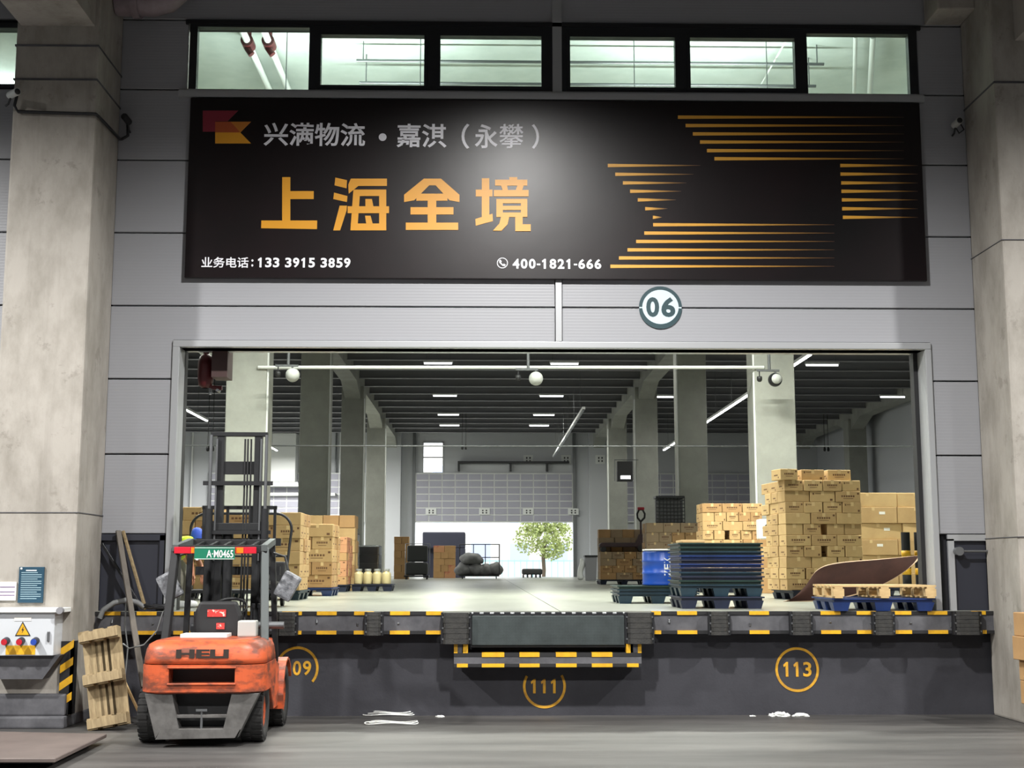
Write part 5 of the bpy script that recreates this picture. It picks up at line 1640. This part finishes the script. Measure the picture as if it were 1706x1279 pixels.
# small dark pallet near the opening
c = at(887, 945, 48.0)
t = thing('low_pallet', 'low dark pallet with rounded load near the bright rear opening', 'pallet', (c.x, 48, DZ))
MB().box(-0.48, 0.48, 0, 0.9, 0.14, 0.42).build('load', M_sofa, t, bevel=0.1, seg=3)
for i in range(5):
    MB().box(-0.42 + 0.2 * i - 0.03, -0.42 + 0.2 * i + 0.03, 0.02, 0.88, 0, 0.14).build('runner', M_dark, t)
# grey bin with white film
c = at(982, 945, 31.5)
t = thing('grey_bin', 'grey bin with bunched white film beside it at the right column', 'bin', (c.x, 31.5, DZ))
MB().frustum(0.04, 0, 0.02, 0.86, 0.17, 0.25, 0.21, 0.3).build('bin_body', M_joist, t, bevel=0.02)
MB().box(-0.19, 0.27, -0.32, 0.32, 0.84, 0.9).build('rim', M_dark, t)
film = []
skinned('film', [(-0.32, -0.1, 0.03), (-0.34, -0.1, 0.35), (-0.24, -0.1, 0.6), (-0.3, -0.1, 0.8)], [(0, 1), (1, 2), (2, 3)], [0.14, 0.1, 0.12, 0.05], M_white, t)
# mesh tote on the dull stack
c0, c1 = at(1092, 870, 18.35), at(1139, 870, 18.35)
t = thing('mesh_tote', 'dark wire mesh crate standing on top of the dull carton stack', 'crate', ((c0.x + c1.x) / 2, 18.4, DZ + PH + 6 * 0.24))
w = (c1.x - c0.x) / 2
for i in range(9):
    x = -w + 2 * w * i / 8
    MB().cyl((x, -0.25, 0), (x, -0.25, 0.66), 0.012, n=6).build('wire', M_dark, t)
for i in range(8):
    z = 0.02 + 0.64 * i / 7
    MB().cyl((-w, -0.25, z), (w, -0.25, z), 0.012, n=6).build('wire', M_dark, t)
MB().box(-w + 0.03, w - 0.03, -0.2, 0.25, 0.02, 0.62).build('liner', mat('tote_liner', (92, 92, 94), 0.6), t, bevel=0.03)
MB().box(-w, w, -0.27, 0.28, 0.62, 0.68).build('top_rail', M_dark, t)
# lit sign on the right inner column
c = at(1040, 786, 32.9)
t = thing('wall_lantern', 'black framed box lamp on the third right column', 'lamp', (c.x, 32.85, c.z - 0.35))
MB().box(-0.28, 0.28, -0.2, 0.14, 0, 0.72).build('case', M_black, t, bevel=0.02)
MB().box(-0.16, 0.2, -0.206, -0.2, 0.08, 0.2).build('pane', M_lampdim, t)
MB().cyl((-0.36, -0.1, 0.0), (-0.36, -0.1, 0.8), 0.015, n=8).cyl((-0.36, -0.1, 0.78), (0.5, -0.1, 0.78), 0.015, n=8).build('bracket', M_steel, t)
# white unit on the rear wall of the left aisle
c0, c1 = at(452, 812, RY), at(496, 812, RY)
t = thing('wall_unit', 'bright white box unit with ledge on the rear wall of the left aisle', 'wall unit', ((c0.x + c1.x) / 2, RY - 0.02, c0.z))
w = (c1.x - c0.x) / 2
MB().box(-w, w, -1.0, 0, 0.25, 2.75).build('case', M_white, t, bevel=0.03)
MB().prism([(-w - 0.15, 0.0), (w + 0.25, 0.0), (w + 0.15, 0.22), (-w - 0.15, 0.22)], -1.2, 0, 'xz').build('ledge', M_white, t)
MB().box(-w - 1.2, w + 2.0, -0.6, 0, -0.45, -0.3).build('shelf', M_white, t)
# ladder-like vertical pipes on the rear wall left
for i, px in enumerate((320, 352, 505, 560, 567, 596)):
    c = at(px, 760, RY - 0.12)
    run('wall_pipe', [(c.x, RY - 0.12, DZ), (c.x, RY - 0.12, 9.3)], 0.05, M_steel if i % 2 else M_white, 'thin vertical pipe on the rear wall of the left aisle, %s from left' % NTH[i], 'pipe', 'vertical pipes on the rear wall')

# ------------------------------------------------------------------ outside the rear opening
M_out = mat('outside_ground', (170, 170, 164), 0.8)
struct(MB().box(-30, 30, RY + 0.5, 130, -0.3, 0.6).build('floor_outside', M_out), 'pale yard outside the rear opening')
M_fac = mat('pale_facade', (214, 206, 196), 0.8)
bd = thing('far_building', 'pale building seen through the rear opening', 'building', (-3.0, 95, 0.6))
MB().box(-14, 14, 0, 6, 0, 12).build('wall', M_fac, bd)
M_pane = mat('far_window_glass', (170, 176, 196), 0.3)
for i in range(7):
    for j in range(3):
        f = MB().box(-11 + 3.2 * i, -9.2 + 3.2 * i, -0.05, 0.02, 1.4 + 3.2 * j, 3.1 + 3.2 * j).build('window', M_white, bd)
        MB().box(-10.9 + 3.2 * i, -9.3 + 3.2 * i, -0.08, -0.05, 1.5 + 3.2 * j, 3.0 + 3.2 * j).build('pane', M_pane, f)
M_teal2 = mat('teal_fence', (150, 196, 198), 0.6)
fn_ = thing('outside_fence', 'teal barred fence outside the rear opening', 'fence', (5.0, 82, 0.6))
for i in range(28):
    MB().box(-6 + 0.45 * i, -5.92 + 0.45 * i, -0.03, 0.03, 0, 1.6).build('bar', M_teal2, fn_)
MB().box(-6.1, 6.6, -0.04, 0.04, 1.45, 1.55).box(-6.1, 6.6, -0.04, 0.04, 0.2, 0.3).build('rail', M_teal2, fn_)
M_leaf = mat('tree_leaf', (176, 182, 112), 0.6, c2=(140, 154, 84), scale=0.9)
M_bark = mat('tree_bark', (92, 78, 62), 0.9)
tc_ = at(905, 905, 66.0)
te = thing('outside_tree', 'round leafy tree outside the rear opening', 'tree', (tc_.x, 66, 0.6))
MB().tube([(0, 0, 0), (0.05, 0.03, 0.9), (0, 0, 1.6), (0.1, 0, 2.6)], 0.12, 10).build('trunk', M_bark, te)
random.seed(3)
lf = MB()
blobs = [(0, 0, 3.0, 1.3), (-0.9, 0.2, 2.7, 0.95), (1.0, -0.1, 2.8, 1.0), (0.2, 0.1, 4.0, 1.1), (-0.6, 0, 3.7, 0.9), (0.8, 0.2, 3.8, 0.9), (0.5, -0.3, 2.2, 0.8)]
for bx, by, bz, br in blobs:
    for k in range(420):
        u = Vector((random.gauss(0, 1), random.gauss(0, 1), random.gauss(0, 1))).normalized() * br * random.uniform(0.6, 1.0)
        p = Vector((bx, by, bz)) + u
        a_ = Vector((random.gauss(0, 1), random.gauss(0, 1), random.gauss(0, 1))).normalized() * 0.11
        c_ = a_.cross(Vector((random.gauss(0, 1), random.gauss(0, 1), random.gauss(0, 1)))).normalized() * 0.06
        lf.add([p - a_, p + c_, p + a_, p - c_], [(0, 1, 2, 3)])
o = lf.build('foliage', M_leaf, te)
o['kind'] = 'stuff'

# ------------------------------------------------------------------ things on the left column and floor
M_cab = mat('cabinet_grey', (196, 200, 204), 0.4)
CYF = -0.932
c0, c1 = at(-14, 1092, -1.2), at(92, 1020, -1.2)
t = thing('electrical_cabinet', 'pale grey electrical socket cabinet fixed to the left column', 'cabinet', ((c0.x + c1.x) / 2, CYF, c0.z))
w = (c1.x - c0.x) / 2
H = c1.z - c0.z
MB().box(-w, w, -0.27, 0, 0, H).build('body', M_cab, t, bevel=0.008)
MB().prism([(-w - 0.02, H), (w + 0.08, H), (w + 0.08, H + 0.045), (-w - 0.02, H + 0.045)], -0.31, 0, 'xz').build('rain_hood', M_white, t, bevel=0.006)
MB().cyl((w + 0.06, -0.33, H + 0.02), (w + 0.06, -0.27, H + 0.02), 0.035, n=14).build('hood_knob', M_joist, t)
def cabx(px, py):
    p = at(px, py, CYF - 0.272)
    return p.x - t.location.x, p.z - t.location.z
tri = [cabx(25, 1059), cabx(51, 1059), cabx(38, 1035)]
wt = MB().prism(tri, -0.2745, -0.27, 'xz').build('warning_triangle', M_black, t)
cxm, czm = sum(p[0] for p in tri) / 3, sum(p[1] for p in tri) / 3
MB().prism([(cxm + (x - cxm) * 0.8, czm + (z - czm) * 0.8) for x, z in tri], -0.277, -0.2745, 'xz').build('yellow_field', M_yellow, wt)
MB().prism([(cxm + 0.006, czm + 0.05), (cxm - 0.012, czm + 0.008), (cxm, czm + 0.01), (cxm - 0.006, czm - 0.02), (cxm + 0.014, czm + 0.02), (cxm + 0.002, czm + 0.018)], -0.279, -0.277, 'xz').build('lightning_bolt', M_black, wt)
x0, z1 = cabx(10, 1075)
x1, z0 = cabx(58, 1095)
lb_ = MB().box(x0, x1, -0.274, -0.27, max(z0, 0.01), z1).build('yellow_notice', M_yellow, t)
x0, z1 = cabx(24, 1028)
x1, z0 = cabx(52, 1034)
MB().box(x0, x1, -0.274, -0.27, z0, z1).build('white_notice', M_labelw, t)
for px, col in ((11, M_redlens), (36, M_redlens), (60, M_blue)):
    x, z = cabx(px, 1067)
    s_ = MB().cyl((x, -0.27, z), (x, -0.34, z - 0.01), 0.038, 0.034, n=18).build('socket', M_navy, t)
    MB().cyl((x, -0.34, z - 0.01), (x, -0.352, z - 0.012), 0.03, n=18).build('socket_cap', col, s_)
x, z = cabx(81, 1060)
MB().box(x - 0.012, x + 0.012, -0.29, -0.27, z - 0.05, z + 0.05).build('latch', M_steel, t, bevel=0.004)
MB().prism([(-w, 0.0), (w + 0.05, 0.0), (w - 0.12, -0.24), (-w, -0.24)], -0.2, 0, 'xz').build('cable_trough', M_core, t)

M_board = mat('notice_teal', (34, 66, 84), 0.4)
c0, c1 = at(29, 1004, CYF - 0.02), at(74, 944, CYF - 0.02)
t = thing('notice_board', 'dark teal notice board with white text lines on the left column', 'notice', ((c0.x + c1.x) / 2, CYF, c0.z))
w, H = (c1.x - c0.x) / 2, c1.z - c0.z
MB().box(-w, w, -0.02, 0, 0, H).build('board', M_board, t, bevel=0.004)
M_faint = mat('faint_print', (140, 166, 176), 0.6)
for i in range(13):
    z = H * (0.84 - 0.06 * i)
    MB().box(-w * 0.8, w * (0.82 if i % 3 else 0.5), -0.0215, -0.019, z - 0.004, z + 0.004).build('text_line', M_faint, t)
MB().box(-w * 0.45, w * 0.4, -0.0215, -0.019, H * 0.885, H * 0.915).build('title_line', M_white, t)
MB().lathe([(0, -0.022), (0.012, -0.022), (0.012, -0.019)], (-w * 0.82, 0, H * 0.95), 12, 0, 'y').build('emblem', M_white, t)
c0, c1 = at(-20, 1000, CYF - 0.02), at(27, 969, CYF - 0.02)
t = thing('white_notice', 'white notice with dark bars at the left edge of the column', 'notice', ((c0.x + c1.x) / 2, CYF, c0.z))
w, H = (c1.x - c0.x) / 2, c1.z - c0.z
MB().box(-w, w, -0.015, 0, 0, H).build('sheet', M_labelw, t)
M_purp = mat('purple_bar', (110, 90, 130), 0.6)
for z in (0.28, 0.46, 0.72):
    MB().box(-w, w * 0.92, -0.017, -0.014, H * z - 0.005, H * z + 0.005).build('print_bar', M_purp, t)

# column guard with slanted yellow bands
c0, c1 = at(110, 1190, -0.97), at(126, 1068, -0.97)
cgx = -4.29
t = thing('column_guard', 'black corner guard with slanted yellow bands on the left column', 'column guard', (cgx, CYF, 0.13))
H = c1.z - 0.13
MB().box(-0.10, 0.035, -0.03, -0.002, 0, H).box(0.002, 0.035, -0.03, 0.10, 0, H).build('angle', M_black, t)
for i in range(4):
    z = 0.06 + i * H / 4.2
    MB().prism([(-0.098, z), (0.033, z + 0.09), (0.033, z + 0.17), (-0.098, z + 0.08)], -0.034, -0.029, 'xz').build('yellow_band', M_yellow, t)

# security cameras and wiring
def bullet_camera(p, yaw, label, m):
    t = thing('security_camera', label, 'camera', p, yaw, 'small security cameras')
    MB().cyl((0, -0.1, 0), (0, 0.08, 0), 0.04, n=16).build('housing', m, t)
    MB().lathe([(0, -0.102), (0.032, -0.102), (0.034, -0.098)], (0, 0, 0), 16, 0, 'y').build('lens', M_black, t)
    MB().tube([(0, 0.05, -0.03), (0, 0.1, -0.09), (0, 0.16, -0.1)], 0.012, 8).build('arm', M_dark, t)
p = at(22, 156, -1.1)
bullet_camera((p.x, -1.1, p.z), 0.8, 'pale security camera at the left edge of the left column', M_grey)
p = at(212, 200, -0.15)
bullet_camera((p.x, -0.17, p.z), 0, 'small black security camera on the wall beside the left column', M_black)
p = at(1593, 206, -0.15)
bullet_camera((p.x, -0.17, p.z), 0, 'small grey security camera on the wall beside the right column', M_grey)
pts = [at(28, 160, -1.0), at(24, 176, -1.0), at(30, 186, -0.96), at(160, 190, -0.96), at(161, 191, -0.95)]
w1 = at(200, 233, -0.02)
pts += [Vector((-4.265, -0.9, pts[-1].z)), Vector((-4.265, -0.05, w1.z)), Vector((w1.x + 0.03, -0.05, w1.z)), at(213, 226, -0.05), at(213, 208, -0.06)]
run('camera_cable', pts, 0.018, M_dark, 'dark conduit running across the left column to the wall camera', 'cable')
run('camera_cable', [at(1600, 206, -0.06), at(1606, 216, -0.05), at(1598, 222, -0.04), at(1592, 212, -0.05)], 0.008, M_dark, 'short looped cable under the right wall camera', 'cable')

# leaning old pallet, poles and hoses left of the forklift
pb = at(152, 1208, -1.35)
t = wooden_pallet((-4.00, -1.28, 0.02), 'old wooden pallet leaning upright against the left column', M_oldwood, 1.0, 0.40)
t.rotation_euler = (math.radians(-8), math.radians(-78), math.radians(70))
t.rotation_euler = (0, 0, 0)
# upright: pallet width runs up, deck faces the wall
pc_ = at(170, 1128, -1.2)
t.matrix_world = Matrix.Translation(pc_) @ Matrix.Rotation(math.radians(-11), 4, 'Y') @ Matrix.Rotation(math.radians(-9), 4, 'X') @ Matrix(((0, 1, 0, 0), (0, 0, 1, 0), (1, 0, 0, 0), (0, 0, 0, 1)))
def pole(name, p0, p1, w, h, m, label, cat='board'):
    return tag(MB().beam(p0, p1, w, h).build(name, m, bevel=0.004, seg=1), label, cat, 'boards and poles leaning beside the forklift')
M_greywood = mat('grey_board', (112, 106, 98), 0.8, c2=(86, 80, 74), scale=4, stretch=(1, 1, 0.2))
A, Bb = at(250, 1204, -0.90), at(197, 884, -0.05)
pole('timber_board', (A.x, -0.90, 0.01), Bb, 0.06, 0.03, M_greywood, 'long grey board leaning from the floor against the wall')
A, Bb = at(243, 1008, -0.10), at(205, 884, -0.04)
pole('timber_stick', (A.x, -0.10, DZ + 0.02), Bb, 0.035, 0.03, M_oldwood, 'yellowish stick leaning on the dock ledge against the dark panel')
A, Bb = at(243, 1197, -1.0), at(176, 1068, -0.85)
pole('white_stick', (A.x, -1.0, 0.01), Bb, 0.025, 0.025, M_wood, 'thin pale stick leaning against the old pallet')
A, Bb = at(238, 1000, -0.09), at(170, 905, -0.04)
pole('steel_rod', (A.x, -0.09, DZ + 0.03), Bb, 0.03, 0.03, M_dark, 'dark rod lying slanted on the dock ledge')
M_hose = mat('grey_hose', (120, 122, 122), 0.6)
run('hose', [at(166, 1030, -0.22), at(172, 1016, -0.21), at(190, 1004, -0.2), at(212, 999, -0.16), at(228, 1003, -0.12), at(240, 1011, -0.1)], 0.03, M_hose, 'thick grey hose arching over the dock edge at the left', 'hose')
run('wire', [at(210, 1003, -0.24), at(208, 1040, -0.24), at(213, 1080, -0.24), at(208, 1130, -0.24), at(214, 1186, -0.24)], 0.008, M_hose, 'thin grey wire hanging down the dock wall', 'cable')
run('wire', [at(272, 1018, -1.0), at(262, 1050, -1.0), at(240, 1074, -0.95), at(215, 1080, -0.9), at(205, 1072, -0.85)], 0.008, M_hose, 'thin grey wire looping between forklift and old pallet', 'cable')
random.seed(9)
coil = []
for k in range(60):
    a_ = k * 0.62
    coil.append((at(262, 1008, -0.08).x + 0.16 * math.cos(a_) * (1 + 0.2 * math.sin(k)), -0.085 + 0.05 * math.sin(a_), DZ + 0.03 + 0.05 * random.random()))
run('cable_coil', coil, 0.012, M_dark, 'tangled dark cable coil on the dock ledge', 'cable')

# steel plate lying bottom left, with dark front edge
pts = [at(-60, 1228, 0), ]
def gnd(px, py, z=0.0):
    d = at(px, py, 0) - CAM
    return CAM + d * ((z - CAM.z) / d.z)
P = [gnd(-140, 1215, 0.09), gnd(178, 1222, 0.09), gnd(92, 1263, 0.09), gnd(-140, 1263, 0.09)]
M_rust2 = mat('brown_steel_plate', (104, 93, 88), 0.6, c2=(86, 76, 72), scale=2)
b = MB().prism([(p.x, p.y) for p in P], 0.055, 0.09, 'xy')
tag(b.build('steel_plate', M_rust2, bevel=0.006, seg=1), 'flat brown steel plate lying on skids at the bottom left', 'steel plate')
P0 = Vector((sum(p.x for p in P) / 4, sum(p.y for p in P) / 4, 0))
for i, f in enumerate((0.2, 0.8)):
    q0, q1 = P[0].lerp(P[3], f), P[1].lerp(P[2], f)
    tag(MB().beam((q0.x, q0.y, 0.026), (q1.x - 0.1, q1.y, 0.026), 0.08, 0.05).build('skid', M_black), 'black skid under the steel plate, %s one' % ('rear', 'front')[i], 'skid', 'skids under the steel plate')
# cartons at the right edge
zz = 0.0
for k, (h, x0, d) in enumerate(((0.235, 0.06, 0), (0.235, 0.02, 0), (0.21, 0.015, 0), (0.24, -0.04, 0), (0.24, -0.02, 0))):
    carton((5.865 + x0, -1.35, zz), 0.62, 0.5, h, 0.05 + 0.02 * (k % 2), 2, 'plain brown carton, %s tier, in the pile before the right column' % ORD[k], 'brown cartons before the right column', 1)
    zz += h + 0.002
# litter
M_strap = mat('white_strap', (226, 228, 224), 0.5)
random.seed(4)
for i, (px, py, rx, ry) in enumerate(((648, 1191, 0.30, 0.18), (652, 1207, 0.28, 0.07))):
    c = gnd(px, py)
    b = MB()
    for lp2 in range(3 if i == 0 else 2):
        pts = []
        for k in range(36):
            a_ = 2 * PI * k / 36
            pts.append((c.x + rx * (1 - 0.1 * lp2) * math.cos(a_) + 0.02 * lp2, c.y + ry * (1 - 0.2 * lp2) * math.sin(a_), 0.01 + 0.012 * lp2 + 0.008 * math.sin(3 * a_ + lp2) + 0.008))
        b.tube(pts, 0.006, 6, closed=True)
    tag(b.build('packing_strap', M_strap), 'white packing strap coil on the ground, %s one' % ('nearer the dock wall', 'nearer the camera')[i], 'strap', 'white packing straps')
def crumple(px, py, Y, s, label):
    c = gnd(px, py)
    me = bpy.data.meshes.new('plastic_scrap')
    bm = bmesh.new()
    bmesh.ops.create_icosphere(bm, subdivisions=3, radius=1)
    for v in bm.verts:
        r = 1 + random.uniform(-0.35, 0.2)
        v.co = Vector((v.co.x * s * r, v.co.y * s * 0.5 * r, max(v.co.z, -0.1) * s * 0.35 * r + s * 0.04))
    bm.to_mesh(me)
    bm.free()
    me.materials.append(M_strap)
    o = link('plastic_scrap', me)
    o.location = (c.x, min(c.y, LY - 0.14), 0)
    tag(o, label, 'litter', 'white litter on the ground')
crumple(1282, 1184, 0, 0.12, 'crumpled white plastic scrap below number 113, left piece')
crumple(1316, 1184, 0, 0.09, 'crumpled white plastic scrap below number 113, right piece')
crumple(735, 1187, 0, 0.05, 'tiny white scrap by the dock wall left of the leveller')
crumple(1238, 1184, 0, 0.035, 'tiny white scrap on the ground left of the crumpled plastic')
crumple(1700, 1190, 0, 0.02, 'tiny scrap at the foot of the right column')
# rail on the dark panel at the right
a = at(1597, 918, -0.05)
run('door_bar', [(a.x, -0.06, a.z), (5.69, -0.06, a.z)], 0.014, M_steel, 'thin steel bar across the dark panel beside the right column', 'bar')
tag(MB().cyl((a.x, -0.09, a.z), (a.x, 0.03, a.z), 0.05, n=14).build('bar_bracket', M_steel), 'round steel bracket of the bar on the right dark panel', 'bracket')
